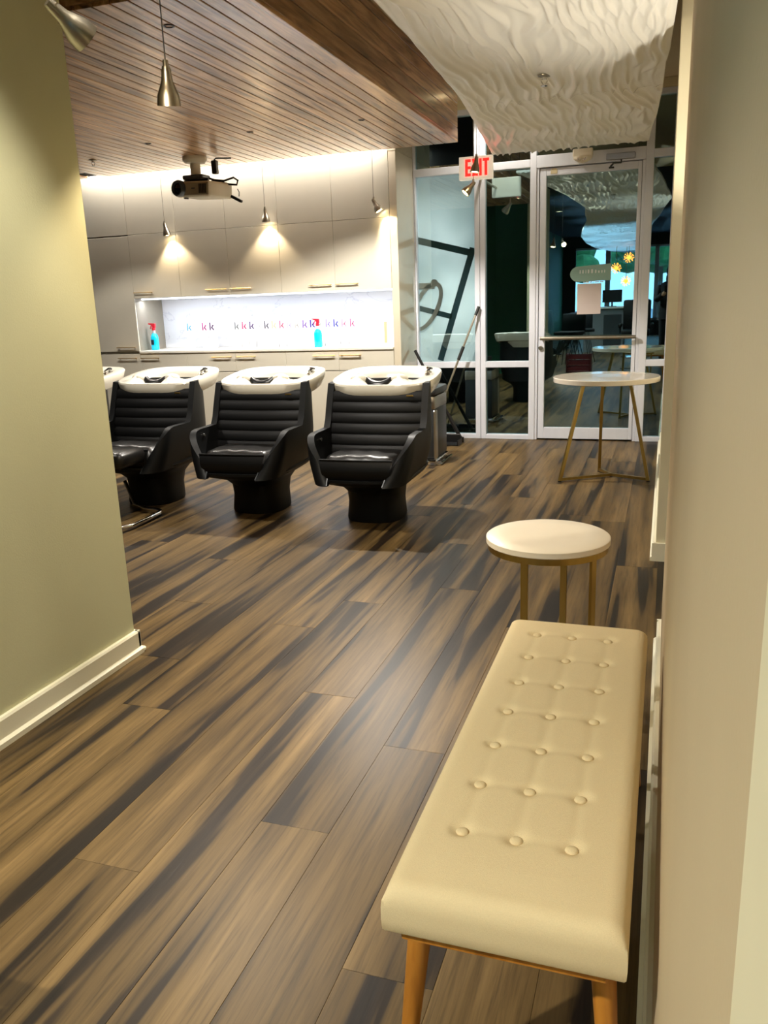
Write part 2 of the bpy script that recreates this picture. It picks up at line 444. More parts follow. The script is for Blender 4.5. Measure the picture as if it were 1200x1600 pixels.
# --- left wall stub
struct(B().box(-2.09, -1.985, 0.9, 2.60, 0, ZT).obj('wall_left', 'left wall paint'), 'khaki painted wall on the left')
bl = struct(B().poly([(-1.985, 0), (-1.955, 0), (-1.955, .018), (-1.967, .026), (-1.967, .086), (-1.972, .094), (-1.985, .094)], 'y', 0.9, 2.612).obj('baseboard_left', 'trim paint'),
            'cream baseboard with shoe moulding on the left wall')
B().box(-2.103, -1.967, 2.600, 2.614, 0, .094).obj('end_board', 'trim paint', bl)
B().cbox(-2.103, -1.955, 2.612, 2.632, 0, .02, .006).obj('shoe_moulding', 'trim paint', bl)
# --- right walls
struct(B().cbox(0.032, 0.15, 0.10, 3.19, 0, ZT, .004).obj('wall_right_near', 'right wall paint'), 'tan painted wall close on the right')
struct(B().cbox(0.021, 0.15, -0.02, 0.172, 0, 2.2, .004, 2).obj('trim_1', 'cream paint'), 'cream door casing at the right edge')
br = struct(B().poly([(.032, 0), (.006, 0), (.006, .018), (.016, .026), (.016, .088), (.022, .096), (.032, .096)], 'y', 0.18, 3.19).obj('baseboard_right', 'trim paint'),
            'white baseboard behind the bench')
B().box(0.016, 0.15, 3.19, 3.204, 0, .096).obj('end_board', 'trim paint', br)
struct(B().cbox(-0.004, 0.15, 4.27, YW, 0, ZT, .003).obj('wall_right_far', 'cream paint'), 'cream wall beyond the opening on the right')
b2 = struct(B().poly([(-.004, 0), (-.030, 0), (-.030, .018), (-.018, .026), (-.018, .088), (-.013, .096), (-.004, .096)], 'y', 4.256, YW-.03).obj('baseboard_right_far', 'trim paint'),
            'cream baseboard of the far right wall')
B().box(-0.022, 0.15, 4.254, 4.27, 0, .096).obj('end_board', 'trim paint', b2)
struct(B().box(1.6, 1.7, -12, 8.55, 0, ZT).obj('wall_side_right', 'right wall paint'))
struct(B().box(0.15, 1.6, 4.6, 4.7, 0, ZT).obj('wall_opening', 'cream paint'))
# --- hidden rear shell
struct(B().box(-5.75, -5.65, 0.9, 8.55, 0, ZT).obj('wall_side_left', 'dark wall paint'))
struct(B().box(-5.65, -2.09, 0.9, 1.0, 0, ZT).obj('wall_wash_rear', 'green wall paint'))
struct(B().box(-3.35, -3.25, -12, 0.9, 0, ZT).obj('wall_rear_left', 'green wall paint'))
struct(B().box(-5.75, -2.40, YCAB+.53, YW+.08, 0, ZT).obj('wall_cabinet', 'cream paint'))
struct(B().box(-5.75, 1.7, 8.55, 8.65, 0, ZT).obj('wall_hall', 'dark wall paint'))
struct(B().box(-1.70, -1.67, 7.972, 8.55, 0, ZT).box(-2.38, -1.70, 7.972, 8.55, .69, .74).box(-2.38, -1.70, 7.972, 8.55, 2.46, 2.52).box(-2.41, -2.38, 7.972, 8.55, 0, ZT).obj('wall_light_box', 'dark wall paint'))  # unseen box added to keep the film's backlight off the other panes
struct(B().box(-5.75, 1.75, 2.62, 8.65, ZT, ZT+.1).obj('ceiling', 'ceiling paint'), 'beige ceiling above the hanging panel')
struct(B().box(-5.75, 1.75, -12.2, 2.62, ZT, ZT+.1).obj('ceiling_rear', 'dark ceiling'))
# street window wall behind the camera
wy = -12.0
rw = struct(B().box(-3.25, -2.85, wy-.1, wy, 0, ZT).box(-2.85, 1.6, wy-.1, wy, 0, .45).box(-2.85, 1.6, wy-.1, wy, 2.72, ZT).box(1.2, 1.6, wy-.1, wy, .45, 2.72).obj('wall_rear', 'dark wall paint'))
wn = struct(B().box(-1.93, -1.78, wy-.09, wy+.01, .45, 2.72).box(-.45, -.33, wy-.09, wy+.01, .45, 2.72).box(-2.85, 1.2, wy-.09, wy+.01, .45, .52).box(-2.85, 1.2, wy-.09, wy+.01, 2.66, 2.72).obj('window_4', 'aluminium'))
B().box(-2.85, 1.2, wy-.05, wy-.04, .5, 2.68).obj('pane', 'street glass', wn)
struct(B().box(-25, 25, -60, wy-.2, -.3, -.15).obj('ground', 'asphalt'))

# --- wood soffit with slats
SX1, SX0, SY0, SY1 = -1.74, -5.64, 3.37, 7.285
sof = struct(B().box(SX0, SX1-.03, SY0+.03, SY1-.012, ZC+.022, ZT).obj('ceiling_soffit', 'slat backing'), 'wood slatted dropped ceiling over the wash chairs')
slat_cache = {}
def slat(w, l, t=.02, ax='x'):
    key = (round(w, 4), round(l, 3), ax)
    if key not in slat_cache:
        if ax == 'x': slat_cache[key] = B().cbox(-w/2, w/2, -l/2, l/2, 0, t, .002).mesh('slat', 'slat wood')
        else: slat_cache[key] = B().cbox(0, t, -l/2, l/2, -w/2, w/2, .002).mesh('slat', 'slat wood')
    return slat_cache[key]
x = SX1; first = True
while x - .09 > SX0:
    w = .1120 if first else .0845
    if not (-5.5 < x-w/2 < -5.3):
        link_mesh('slat', slat(w, SY1-SY0), sof, (x-w/2, (SY0+SY1)/2, ZC))
    else:   # air slot left open at the far end
        link_mesh('slat', slat(w, 3.62), sof, (x-w/2, SY0+1.81, ZC))
    x -= w+.008; first = False
z = ZC+.0212
while z < ZT-.02:
    w = min(.0865, ZT-z)
    link_mesh('slat', slat(w, SY1-SY0, ax='z'), sof, (SX1-.02, (SY0+SY1)/2, z+w/2)); z += w+.006
# front fascia boards
z = ZC+.0212
while z < ZT-.02:
    w = min(.0865, ZT-z)
    B().cbox(SX0, SX1-.022, SY0, SY0+.02, z, z+w, .002).obj('fascia_board', 'slat wood', sof); z += w+.006

# --- storefront
FD0, FD1 = YW, YW+.09
def frame_piece(nm, x0, x1, z0, z1, parent, d0=FD0, d1=FD1): return B().cbox(x0, x1, d0, d1, z0, z1, .003).obj(nm, 'aluminium', parent)
def window(idx, x0, x1, label, film=False):
    root = bpy.data.objects.new('window_%d' % idx, None); COL.objects.link(root); struct(root, label)
    for (a, b_) in ((0, .045), (.69, .748), (2.452, 2.518), (2.94, 2.985)):
        frame_piece('rail', x0, x1, a, b_, root)
    for (a, b_, g) in ((.045, .69, 'storefront glass'), (.748, 2.452, 'clear film glass' if film else 'storefront glass'), (2.518, 2.94, 'storefront glass')):
        B().box(x0-.005, x1+.005, YW+.04, YW+.048, a-.005, b_+.005).obj('pane', g, root)
    return root
w1 = window(1, -2.30, -1.735, 'storefront window beside the beige column', True)
w2 = window(2, -1.636, -1.222, 'narrow dark storefront window left of the glass door')
w3 = window(3, -.171, -.012, 'slim sidelight window right of the glass door')
ms = struct(bpy.data.objects.new('trim_2', None), 'white aluminium storefront mullions'); COL.objects.link(ms)
for a, b_ in ((-2.316, -2.299), (-1.736, -1.688), (-1.684, -1.635), (-1.223, -1.166), (-.236, -.170), (-.013, .0)):
    frame_piece('mullion', a, b_, 0, 2.985, ms)
struct(B().cbox(-2.317, 0.0, YW-.012, YW+.09, 2.985, ZT, .004).obj('trim_3', 'cream paint'), 'cream header above the storefront')
# door
dr = struct(bpy.data.objects.new('door_1', None), 'glass door with aluminium frame'); COL.objects.link(dr)
frame_piece('jamb', -1.166, -1.142, 0, 2.44, dr, YW+.008); frame_piece('jamb', -.262, -.236, 0, 2.44, dr, YW+.008)
frame_piece('header', -1.166, -.236, 2.442, 2.545, dr); frame_piece('transom_rail', -1.166, -.236, 2.94, 2.985, dr)
B().box(-1.17, -.232, YW+.04, YW+.048, 2.54, 2.945).obj('pane', 'storefront glass', dr)
frame_piece('stile', -1.136, -1.080, .012, 2.434, dr, YW+.014, YW+.07); frame_piece('stile', -.298, -.266, .012, 2.434, dr, YW+.014, YW+.07)
frame_piece('rail', -1.080, -.298, .012, .118, dr, YW+.014, YW+.07); frame_piece('rail', -1.080, -.298, 2.372, 2.434, dr, YW+.014, YW+.07)
B().box(-1.085, -.292, YW+.04, YW+.048, .112, 2.378).obj('pane', 'storefront glass', dr)
pb = B().cyl((-1.112, YW-.045, .955), (-.262, YW-.045, .955), .016, n=16)
for xx in (-1.10, -.28): pb.cyl((xx, YW-.045, .955), (xx, YW+.014, .955), .013, n=12)
pb.obj('push_bar', 'nickel', dr, True)
B().tube([(-1.085, YW+.07, 1.20), (-1.085, YW+.12, 1.20), (-1.03, YW+.13, 1.195), (-1.02, YW+.13, 1.16), (-1.02, YW+.13, 1.0), (-1.03, YW+.13, .965), (-1.085, YW+.12, .96), (-1.085, YW+.07, .96)], .012, 8).obj('pull_handle', 'nickel', dr, True)
lk = B().cyl((-1.112, YW+.014, .866), (-1.112, YW-.004, .866), .021, n=20).cyl((-1.112, YW-.004, .866), (-1.112, YW-.010, .866), .013, n=16); lk.obj('lock_cylinder', 'nickel', dr, True)
cl = B().cbox(-.565, -.325, YW-.055, YW, 2.452, 2.502, .006, 2); cl.obj('closer_box', 'closer silver', dr)
B().tube([(-.44, YW-.03, 2.45), (-.44, YW-.03, 2.425), (-.50, YW-.07, 2.42), (-.53, YW+.0, 2.405)], .008, 6).obj('closer_arm', 'dark grey plastic', dr)
B().cbox(-.545, -.50, YW-.004, YW+.014, 2.388, 2.402, .003).obj('closer_shoe', 'dark grey plastic', dr)
B().poly([(-1.045, 2.384), (-.985, 2.384), (-.985, 2.415), (-.998, 2.43), (-1.030, 2.43), (-1.045, 2.412)], 'y', YW+.0125, YW+.014).obj('sticker', 'sticker beige', dr)
# decals and notice on the door glass
tag(B().box(-.792, -.582, YW+.034, YW+.0395, 1.163, 1.432).obj('paper_notice', 'paper'), 'blank pale paper sheet taped to the glass door', 'paper')
pts = [(-.50, 1.600), (-.50, 1.455)] + [(-.785-.075*math.sin(t), 1.518-.067*math.cos(t)) for t in np.linspace(0, PI, 9)]
dc = tag(B().poly(pts, 'y', YW+.037, YW+.0395).obj('door_decal', 'decal green'), 'pale green pill-shaped decal above the paper on the door', 'decal')
bb = B(); xs = -.775
for i, (w, h) in enumerate([(.014, .03), (.018, .03), (.010, .03), (.02, .032), (.024, .034), (.018, .028), (.018, .020), (.014, .022), (.012, .024)]):
    bb.box(xs, xs+w*.62, YW+.0345, YW+.037, 1.522, 1.522+h); xs += w+.010
bb.obj('lettering', 'decal white', dc)
bb = B(); xs = -.74
for w in (.012, .03, .02, .008, .036, .03): bb.box(xs, xs+w, YW+.0345, YW+.0395, 1.440, 1.449); xs += w+.008
bb.obj('small_print', 'decal white', dc)
# film art behind pane 1
fm = B().box(-2.31, -1.735, YW+.075, YW+.079, .748, 2.452).obj('window_film', 'film frost', w1)
fm.location = (0, 0, 0)
art = thing('ring_sculpture', 'chrome ring sculpture standing behind the frosted storefront window', 'sculpture', (-2.2, YW+.06, .75))
def at_art(o): o.matrix_parent_inverse = Matrix.Translation((2.2, -YW-.06, -.75)); return o
def bar2(p, q, w, y0, y1):
    p = Vector(p); q = Vector(q); d = (q-p).normalized(); nrm = Vector((-d.y, d.x))*w/2
    return [(p+nrm)[:], (q+nrm)[:], (q-nrm)[:], (p-nrm)[:]]
for p, q, w in [((-2.31, 1.895), (-1.80, 1.760), .062), ((-1.765, 1.80), (-2.10, .76), .060), ((-2.31, 1.265), (-1.98, 1.175), .050)]:
    o = B().poly(bar2(p, q, w, 0, 0), 'y', YW+.070, YW+.0745).obj('flat_bar', 'film clear dark', art); at_art(o)
def ring(cx, cz, a, b_, ang, wdt, th):
    rows = []
    N = 40
    for i in range(N):
        t = 2*PI*i/N
        def P(s, y):
            X = (a+s)*math.cos(t); Z = (b_+s)*math.sin(t)
            return (cx+X*math.cos(ang)-Z*math.sin(ang), y, cz+X*math.sin(ang)+Z*math.cos(ang))
        rows.append([P(0, YW+.053), P(wdt, YW+.053), P(wdt, YW+.053+th), P(0, YW+.053+th)])
    rows.append(rows[0])
    return B().grid(rows, closed_u=True)
at_art(ring(-2.225, 1.275, .085, .215, -.50, .040, .016).obj('ring', 'satin silver', art, True))
at_art(B().cbox(-2.315, -2.14, YW+.053, YW+.069, 1.44, 1.50, .006).obj('ring_arm', 'satin silver', art))
at_art(B().cyl((-2.145, YW+.051, 1.495), (-2.145, YW+.069, 1.495), .036, n=20).obj('pivot', 'satin silver', art))

# emergency light
el = thing('emergency_light', 'white domed emergency light on the door header', 'emergency light', (-.765, YW, 2.50))
B().cbox(-.085, .085, -.05, 0, .0, .065, .01, 2).obj('housing', 'sign plastic', el)
B().lathe([(.085, 0), (.083, -.012), (.066, -.028), (.035, -.045), (.01, -.05)], 24, (0, -.02, 0)).obj('lens', 'sign plastic', el, True)
B().cyl((.02, -.075, -.018), (.02, -.09, -.022), .018, n=14).cyl((-.02, -.075, -.018), (-.02, -.09, -.022), .018, n=14).obj('lamp_head', 'chrome', el, True)

# ================================================================== WAVY CEILING PANEL
rng = np.random.RandomState(3)
LY = [7.35, 7.2, 5.92, 5.13, 4.69, 3.97, 3.42, 2.46, 1.14, -.84, -2.65, -5.1, -7.7, -10.5, -11.2]
LX = [-1.455, -1.44, -1.30, -1.225, -1.205, -1.17, -1.16, -1.25, -1.34, -1.60, -1.80, -1.92, -1.91, -1.58, -1.10]
RY = [7.35, 6.75, 6.3, 5.55, 4.96, 4.72, 3.96, 3.1, 1.24, 0, -2, -4, -5.2, -6.5, -9, -11.2]
RX = [-.205, -.17, -.13, -.09, -.07, -.05, -.02, -.09, -.20, -.31, -.42, -.55, -.85, -.60, -.7, -.95]
def lerp_edge(Y, ys, xs): return np.interp(-Y, [-v for v in ys], xs)
def fbm(seed, X, Y, lx, ly, n=7):
    g = np.random.RandomState(seed); o = 0
    for _ in range(n):
        a = g.uniform(0, 2*PI); k = g.uniform(.6, 1.25)
        o = o + np.sin(2*PI*k*(np.cos(a)*X/lx + np.sin(a)*Y/ly) + g.uniform(0, 2*PI))
    return o/math.sqrt(n)
def wave(X, Y):
    u = X/.062 + .78*fbm(1, X, Y, .80, 1.7) + .34*fbm(2, X, Y, .32, .72) + .07*fbm(3, X, Y, .16, .32)
    v = X/.088 + .80*fbm(4, X, Y, .75, 1.4) + .38*fbm(5, X, Y, .32, .66)
    r1 = (.5+.5*np.sin(2*PI*u))**2.6
    r2 = (.5+.5*np.sin(2*PI*v))**2.6
    m = .5+.5*np.tanh(2.6*fbm(6, X, Y, .45, .7)-.2)
    n = .6+.4*np.tanh(2.0*fbm(7, X, Y, .22, .55)+.6)
    return .027*np.maximum(r1*(1-.7*m)*n, r2*m)
ZP = 2.505
seams = [7.345, 5.48, 3.04, .60, -1.84, -4.28, -6.72, -9.16, -11.15]
cp_ = thing('ceiling_feature_panel', 'white sculpted wave-relief panel hanging from the ceiling above the tables', 'ceiling panel', (-.7, 5, ZP))
for k in range(len(seams)-1):
    y1, y0 = seams[k]-.002, seams[k+1]+.002
    fine = k < 2
    nx = 240 if fine else (60 if k < 4 else 30); ny = int((y1-y0)/(.013 if fine else (.03 if k < 4 else .08)))
    Y = np.linspace(y0, y1, ny+1)[:, None]; s_ = np.linspace(0, 1, nx+1)[None, :]
    xl = lerp_edge(Y, LY, LX); xr = lerp_edge(Y, RY, RX)
    X = xl+(xr-xl)*s_ ; YY = Y+0*X
    yend = 7.345-.012*np.sin(X*38) if k == 0 else None
    H = wave(X, YY)*np.clip(np.minimum(s_, 1-s_)*(xr-xl)/.05, .25, 1)*(np.clip((7.345-YY)/.06, .35, 1) if k == 0 else 1)
    Z = ZP-.004-H
    V = np.stack([X+.7, YY-5, Z-ZP], -1).reshape(-1, 3)
    back = np.stack([X+.7, YY-5, 0*X+.016], -1)
    idx = np.arange((ny+1)*(nx+1)).reshape(ny+1, nx+1)
    q = np.stack([idx[:-1, :-1], idx[1:, :-1], idx[1:, 1:], idx[:-1, 1:]], -1).reshape(-1, 4)
    ring_i = np.concatenate([idx[0, :], idx[1:, -1], idx[-1, -2::-1], idx[-2:0:-1, 0]])
    off = len(V)
    Vb = back.reshape(-1, 3)[ring_i]
    n_ = len(ring_i); j = np.arange(n_); j2 = (j+1) % n_
    sk = np.stack([ring_i, ring_i[j2], off+j2, off+j], -1)
    b = B(); b.v = [tuple(p) for p in np.concatenate([V, Vb])]; b.f = [tuple(int(i) for i in f) for f in np.concatenate([q, sk])]
    b.f.append(tuple(int(off+i) for i in range(n_)))
    me = bpy.data.meshes.new('wave_sheet'); me.from_pydata(b.v, [], b.f); me.validate(); me.materials.append(MATS['white panel'])
    me.polygons.foreach_set('use_smooth', [True]*(len(q))+[False]*(len(me.polygons)-len(q)))
    o = bpy.data.objects.new('wave_sheet', me); COL.objects.link(o); o.parent = cp_
for xx, yy in ((-1.0, 6.6), (-.35, 6.6), (-1.0, 3.6), (-.3, 3.6), (-1.0, .5), (-.4, .5), (-1.3, -4), (-1.0, -8)):
    B().cyl((xx+.7, yy-5, .014), (xx+.7, yy-5, ZT-ZP), .004, n=6).obj('hanging_rod', 'nickel', cp_)

def sprinkler(loc, label, pend=.05):
    t = thing('sprinkler_head', label, 'sprinkler', loc, 0, 'sprinkler heads')
    B().lathe([(.035, 0), (.034, -.006), (.014, -.010)], 20).obj('escutcheon', 'nickel', t, True)
    b = B().cyl((0, 0, -.008), (0, 0, -.022), .010, n=12)
    b.tube([(.011, 0, -.018), (.017, 0, -.030), (.004, 0, -pend)], .003, 6).tube([(-.011, 0, -.018), (-.017, 0, -.030), (-.004, 0, -pend)], .003, 6)
    b.obj('frame', 'chrome', t, True)
    B().lathe([(.004, -pend), (.018, -pend-.001), (.018, -pend-.004), (.004, -pend-.005)], 16).obj('deflector', 'chrome', t, True)
sprinkler((-.69, 4.90, ZP-.012), 'chrome sprinkler head under the white wave panel')
sprinkler((-4.775, 6.456, ZC), 'chrome sprinkler head on the wood slats near the left wall')
# trims of the added ceiling downlights and of the soffit spots
DL = ['added round ceiling downlight over the near end of the corridor', 'added round ceiling downlight beside the khaki wall', 'added round ceiling downlight in the side opening on the right', 'added round ceiling downlight over the wire-leg chairs', 'added round ceiling downlight near the green wall', 'added round ceiling downlight behind the right wall', 'added round ceiling downlight near the exit sign']
SL = ['small dark recessed downlight in the wood slats near the soffit corner', 'small recessed downlight in the slats right of the projector', 'small recessed downlight in the slats beside the projector mount', 'small added downlight in the slats above the hanging bell lamp', 'small added downlight in the slats near the khaki wall', 'small added downlight in the slats near the tall cabinet']
for i, (x, y, z, e, a) in enumerate(FILL_DOWN):
    t = thing('downlight', DL[i], 'downlight', (x, y, ZT), 0, 'added ceiling downlights')
    B().lathe([(.075, 0), (.075, -.006), (.055, -.008), (.05, -.002)], 24, cap0=False, cap1=False).obj('trim_ring', 'sign plastic', t, True)
    B().lathe([(.05, -.001), (.03, -.002)], 20).obj('lens', 'downlight glow', t)
for i, (x, y, e) in enumerate(SOFFIT_DOWN):
    t = thing('slat_downlight', SL[i], 'downlight', (x, y, ZC), 0, 'soffit downlights')
    B().lathe([(.026, 0.0), (.026, -.003), (.018, -.004), (.017, .012)], 20, cap0=False, cap1=False).obj('trim_ring', 'black plastic', t, True)
    B().lathe([(.017, .010), (.008, .010)], 16).obj('lens', 'downlight glow', t)

# ================================================================== CABINETRY
def cabinet(name, label, x0, x1, fronts, body_z, group, hx):
    t = thing(name, label, 'cabinet', ((x0+x1)/2, YCAB, body_z[0]), 0, group)
    ox, oz = (x0+x1)/2, body_z[0]
    B().box(x0-ox, x1-ox, .02, .50, 0, body_z[1]-oz).obj('body', 'cabinet body', t)
    for (z0, z1, nm, hz) in fronts:
        d = B().cbox(x0-ox+.0009, x1-ox-.0009, 0, .019, z0-oz+.0009, z1-oz-.0009, .0018).obj(nm, 'cabinet lacquer', t)
        if hz is not None:
            a, b_ = hx
            h = B().cbox(a-ox, b_-ox, -.030, -.018, hz-oz-.0035, hz-oz+.0035, .0015)
            for q in (a-ox+.02, b_-ox-.02): h.box(q-.005, q+.005, -.02, .0, hz-oz-.003, hz-oz+.003)
            h.obj('handle', 'gold', d)
    return t
UW = .55; UX = [-5.138+UW*i for i in range(6)]
sides = ['L', 'R', 'L', 'R', 'L']
up_lab = ['wall cabinet beside the tall cabinet, leftmost of five', 'wall cabinet second from the left, above the tall k bottles', 'wall cabinet in the middle of the row of five',
          'wall cabinet second from the beige column', 'wall cabinet next to the beige column, rightmost of five']
lo_lab = [s.replace('wall cabinet', 'base cabinet').replace(', above the tall k bottles', '') for s in up_lab]
for i in range(5):
    x0, x1 = UX[i], UX[i+1]
    hx = (x0+.015, x0+.235) if sides[i] == 'L' else (x1-.255, x1-.03)
    cabinet('wall_cabinet', 'greige '+up_lab[i], x0, x1, [(1.455, 2.069, 'door', 1.512), (2.069, ZC+.03, 'upper_door', None)], (1.455, ZC+.03), 'wall cabinets', hx)
    cabinet('base_cabinet', 'greige '+lo_lab[i], x0, x1, [(.72, .905, 'drawer', .862), (.09, .715, 'door', None)], (.0, .905), 'base cabinets', hx)
cabinet('tall_cabinet', 'greige full-height cabinet left of the lit niche', -5.62, -5.138, [(.09, .905, 'lower_door', .862), (.93, 2.06, 'door', .972), (2.07, ZC+.03, 'upper_door', None)], (0, ZC+.03), 'tall cabinets', (-5.40, -5.17))
ct = tag(B().cbox(-5.138, -2.388, YCAB-.012, YCAB+.50, .907, .935, .004).obj('countertop', 'stone top'), 'pale stone countertop under the lit niche', 'countertop')
tag(B().box(-5.137, -2.389, YCAB+.485, YCAB+.50, .936, 1.453).obj('backsplash', 'marble'), 'white marble backsplash with grey veins behind the bottles', 'backsplash')
t = thing('end_column', 'glossy beige column panel between cabinets and storefront', 'column', (-2.352, 7.62, 0))
B().cbox(-.034, .035, -.26, .258, 0, ZC+.0, .003).obj('column_body', 'column laminate', t)
B().box(-.035, .036, -.2615, .2585, ZC, ZT-.001).obj('column_top', 'column laminate', t)
tag(B().box(-5.12, -2.40, YCAB+.095, YCAB+.125, 1.440, 1.4545).obj('led_strip', 'led glow'), 'cool white LED light strip under the wall cabinets', 'light strip')

# ------------------------------------------------------------------ bottles
def letter_k(b, x, y, z, h):
    w = h*.19
    b.box(x-h*.30, x-h*.30+w, y-.0012, y, z, z+h)
    b.poly([(x-h*.11, z+h*.26), (x+h*.18, z+h*.70), (x+h*.42, z+h*.70), (x+h*.08, z+h*.24)], 'y', y-.0012, y)
    b.poly([(x-h*.02, z+h*.36), (x+h*.10, z+h*.48), (x+h*.44, z), (x+h*.21, z)], 'y', y-.0012, y)
kx = [(299, 'blue', 0), (322.5, 'magenta', 1), (334, 'plum', 1)]
K2 = [('grey', 373), ('rose', 385), ('violet', 397), ('pale', 409), ('slate', 420.5), ('peach', 432), ('pink', 444), ('lilac', 456), ('silver', 467.5),
      ('purple', 479.5), ('indigo', 491), ('silver', 502), ('lavender', 515), ('royal', 527), ('blush', 539.5), ('coral', 552)]
def px_x(px):  # spacing read along the counter
    return np.interp(px, [246, 299, 335, 370, 505, 555], [-5.119, -4.704, -4.432, -4.172, -3.215, -2.875])
bot_lab = {}
def bottle(px, kc, pump, label):
    t = thing('shampoo_bottle', label, 'bottle', (float(px_x(px)), 7.66, .935), 0, 'letter k bottles in the lit niche')
    hgt = .275 if pump else .285
    B().cbox(-.036, .036, -.024, .024, 0, hgt, .006, 2).obj('body', 'bottle white', t, True)
    if pump:
        B().cyl((0, 0, hgt), (0, 0, hgt+.018), .016, n=14).cyl((0, 0, hgt+.018), (0, 0, hgt+.045), .005, n=8).cbox(-.012, .012, -.035, .012, hgt+.045, hgt+.058, .003).obj('pump', 'bottle white', t)
    else:
        B().cyl((0, 0, hgt), (0, 0, hgt+.03), .018, n=16).obj('cap', 'bottle white', t)
    b = B(); letter_k(b, 0, -.0242, .182, .076); b.obj('printed_letter', 'k '+kc, t)
bottle(299, 'blue', False, 'white bottle with a light blue letter k, standing alone')
bottle(322.5, 'magenta', True, 'white pump bottle with a magenta k, left one of the pair')
bottle(334, 'plum', True, 'white pump bottle with a plum k, right one of the pair')
names = {'grey': 'grey k at the left end of the long row', 'rose': 'rose k second in the long row', 'violet': 'dark violet k third in the long row', 'pale': 'faint pale k fourth in the long row',
         'slate': 'slate grey k fifth in the long row', 'peach': 'peach k sixth in the long row', 'pink': 'pink k seventh in the long row', 'lilac': 'faint lilac k eighth in the long row',
         'purple': 'purple k tenth in the long row', 'indigo': 'indigo k left of the right spray bottle', 'lavender': 'lavender k right of the spray bottle', 'royal': 'royal blue k near the right end of the row',
         'blush': 'blush pink k second from the right end of the row', 'coral': 'coral k at the right end of the long row'}
sv = 0
for kc, px in K2:
    if kc == 'silver':
        lab = 'white pump bottle with a silver k ninth in the long row' if sv == 0 else 'white pump bottle with a silver k partly behind the right spray bottle'; sv += 1
    else: lab = 'white pump bottle with a '+names[kc]
    bottle(px, kc, True, lab)
def spray(x, y, label, lbl):
    t = thing('spray_bottle', label, 'spray bottle', (x, y, .935), 0, 'blue spray bottles')
    B().lathe([(.036, 0), (.040, .006), (.040, .125), (.034, .15), (.016, .172)], 24).obj('liquid_body', 'bottle blue', t, True)
    B().lathe([(.016, .172), (.0145, .20)], 16).obj('neck', 'bottle clear', t, True)
    b = B().cyl((0, 0, .20), (0, 0, .226), .018, n=16)
    b.poly([(-.055, .262), (-.052, .272), (.022, .268), (.022, .226), (-.008, .226), (-.018, .25)], 'y', -.010, .010)
    b.poly([(-.030, .250), (-.022, .250), (-.034, .212), (-.040, .214)], 'y', -.006, .006)
    o = b.obj('trigger_head', 'trigger red', t)
    if lbl: B().box(-.018, .014, -.0425, -.039, .055, .105).obj('label', 'label dark', t)
spray(-5.04, 7.50, 'blue spray bottle with a dark label in the niche corner', True)
spray(-3.20, 7.50, 'blue spray bottle with red trigger before the k bottle row', False)
t = tag(B().cbox(-3.08, -2.70, 7.44, 7.62, .936, .950, .006, 2).obj('folded_towel', 'bottle white'), 'flat folded white towel on the counter beside the right spray bottle', 'towel')
bx_ = thing('white_box', 'tall white carton standing at the right end of the niche', 'box', (-2.53, 7.66, .935))
B().cbox(-.10, .09, -.05, .05, 0, .27, .003).obj('carton', 'bottle white', bx_)
B().box(-.03, .0, -.051, -.0495, .02, .22).obj('printed_band', 'k peach', bx_)

# ================================================================== PENDANT LAMPS
def pendant(name_label, loc, aim, top_z, lit, energy, ang, group, sc=1.0):
    t = thing('pendant_spotlight', name_label, 'lamp', loc, 0, group)
    a = (Vector(aim)).normalized()
    B().cyl((0, 0, .0), (0, 0, top_z-loc[2]), .0022, n=6).obj('cable', 'cable grey', t)
    B().cyl((0, 0, -.018*sc), (0, 0, .022*sc), .009*sc, n=12).cyl((-.015*sc, 0, -.010*sc), (.015*sc, 0, -.010*sc), .007*sc, n=10).obj('swivel', 'nickel', t, True)
    sh = B().lathe([(.012*sc, -.016*sc), (.016*sc, .004*sc), (.019*sc, .028*sc), (.026*sc, .046*sc), (.036*sc, .070*sc), (.039*sc, .100*sc), (.035*sc, .100*sc), (.030*sc, .070*sc)], 28, (0, 0, -.012*sc), a, True, False)
    s_ = sh.obj('lamp_shade', 'nickel', t, True)
    B().lathe([(.003*sc, .100*sc), (.022*sc, .097*sc), (.030*sc, .088*sc), (.029*sc, .074*sc)], 20, (0, 0, -.012*sc), a).obj('bulb', 'bulb glow', t, True)
    if lit:
        p = Vector(loc)+a*(.112*sc)+Vector((0, 0, -.012*sc))
        spot('pendant_lamp', p, p+a, energy, WARM, ang, .5, .02)
ZSL = 2.80
pendant('nickel pendant spotlight glowing before the wall cabinets, leftmost of the row', (-4.652, 7.285, 2.145), (.12, .10, -1), ZSL, True, 8, 100, 'lit pendant spots along the cabinets')
pendant('nickel pendant spotlight glowing before the wall cabinets, in the middle', (-3.572, 7.285, 2.205), (.0, .12, -1), ZSL, True, 8.5, 100, 'lit pendant spots along the cabinets')
pendant('nickel pendant spotlight glowing next to the beige column', (-2.508, 7.285, 2.215), (.45, .05, -.8), ZSL, True, 8.5, 100, 'lit pendant spots along the cabinets')
pendant('lit pendant spotlight hanging just below the exit sign', (-1.560, 7.06, 2.262), (-.55, -.25, -.62), ZT, True, 4, 100, 'pendant spots near the exit sign')
pendant('small nickel pendant spotlight covering the letter X of the exit sign', (-1.498, 6.9, 2.425), (-.12, -.05, -1), ZT, True, 2.5, 90, 'pendant spots near the exit sign')
pendant('tilted nickel pendant spotlight against the khaki wall, nearest the camera', (-1.625, 2.10, 2.168), (.30, .66, -.50), ZT, True, 14, 120, 'pendant spots in front of the wood soffit', 1.1)
pendant('bell-shaped nickel pendant spotlight hanging before the wood slats', (-1.672, 2.72, 2.150), (-.14, .22, -1), ZT, True, 9, 125, 'pendant spots in front of the wood soffit', 1.05)

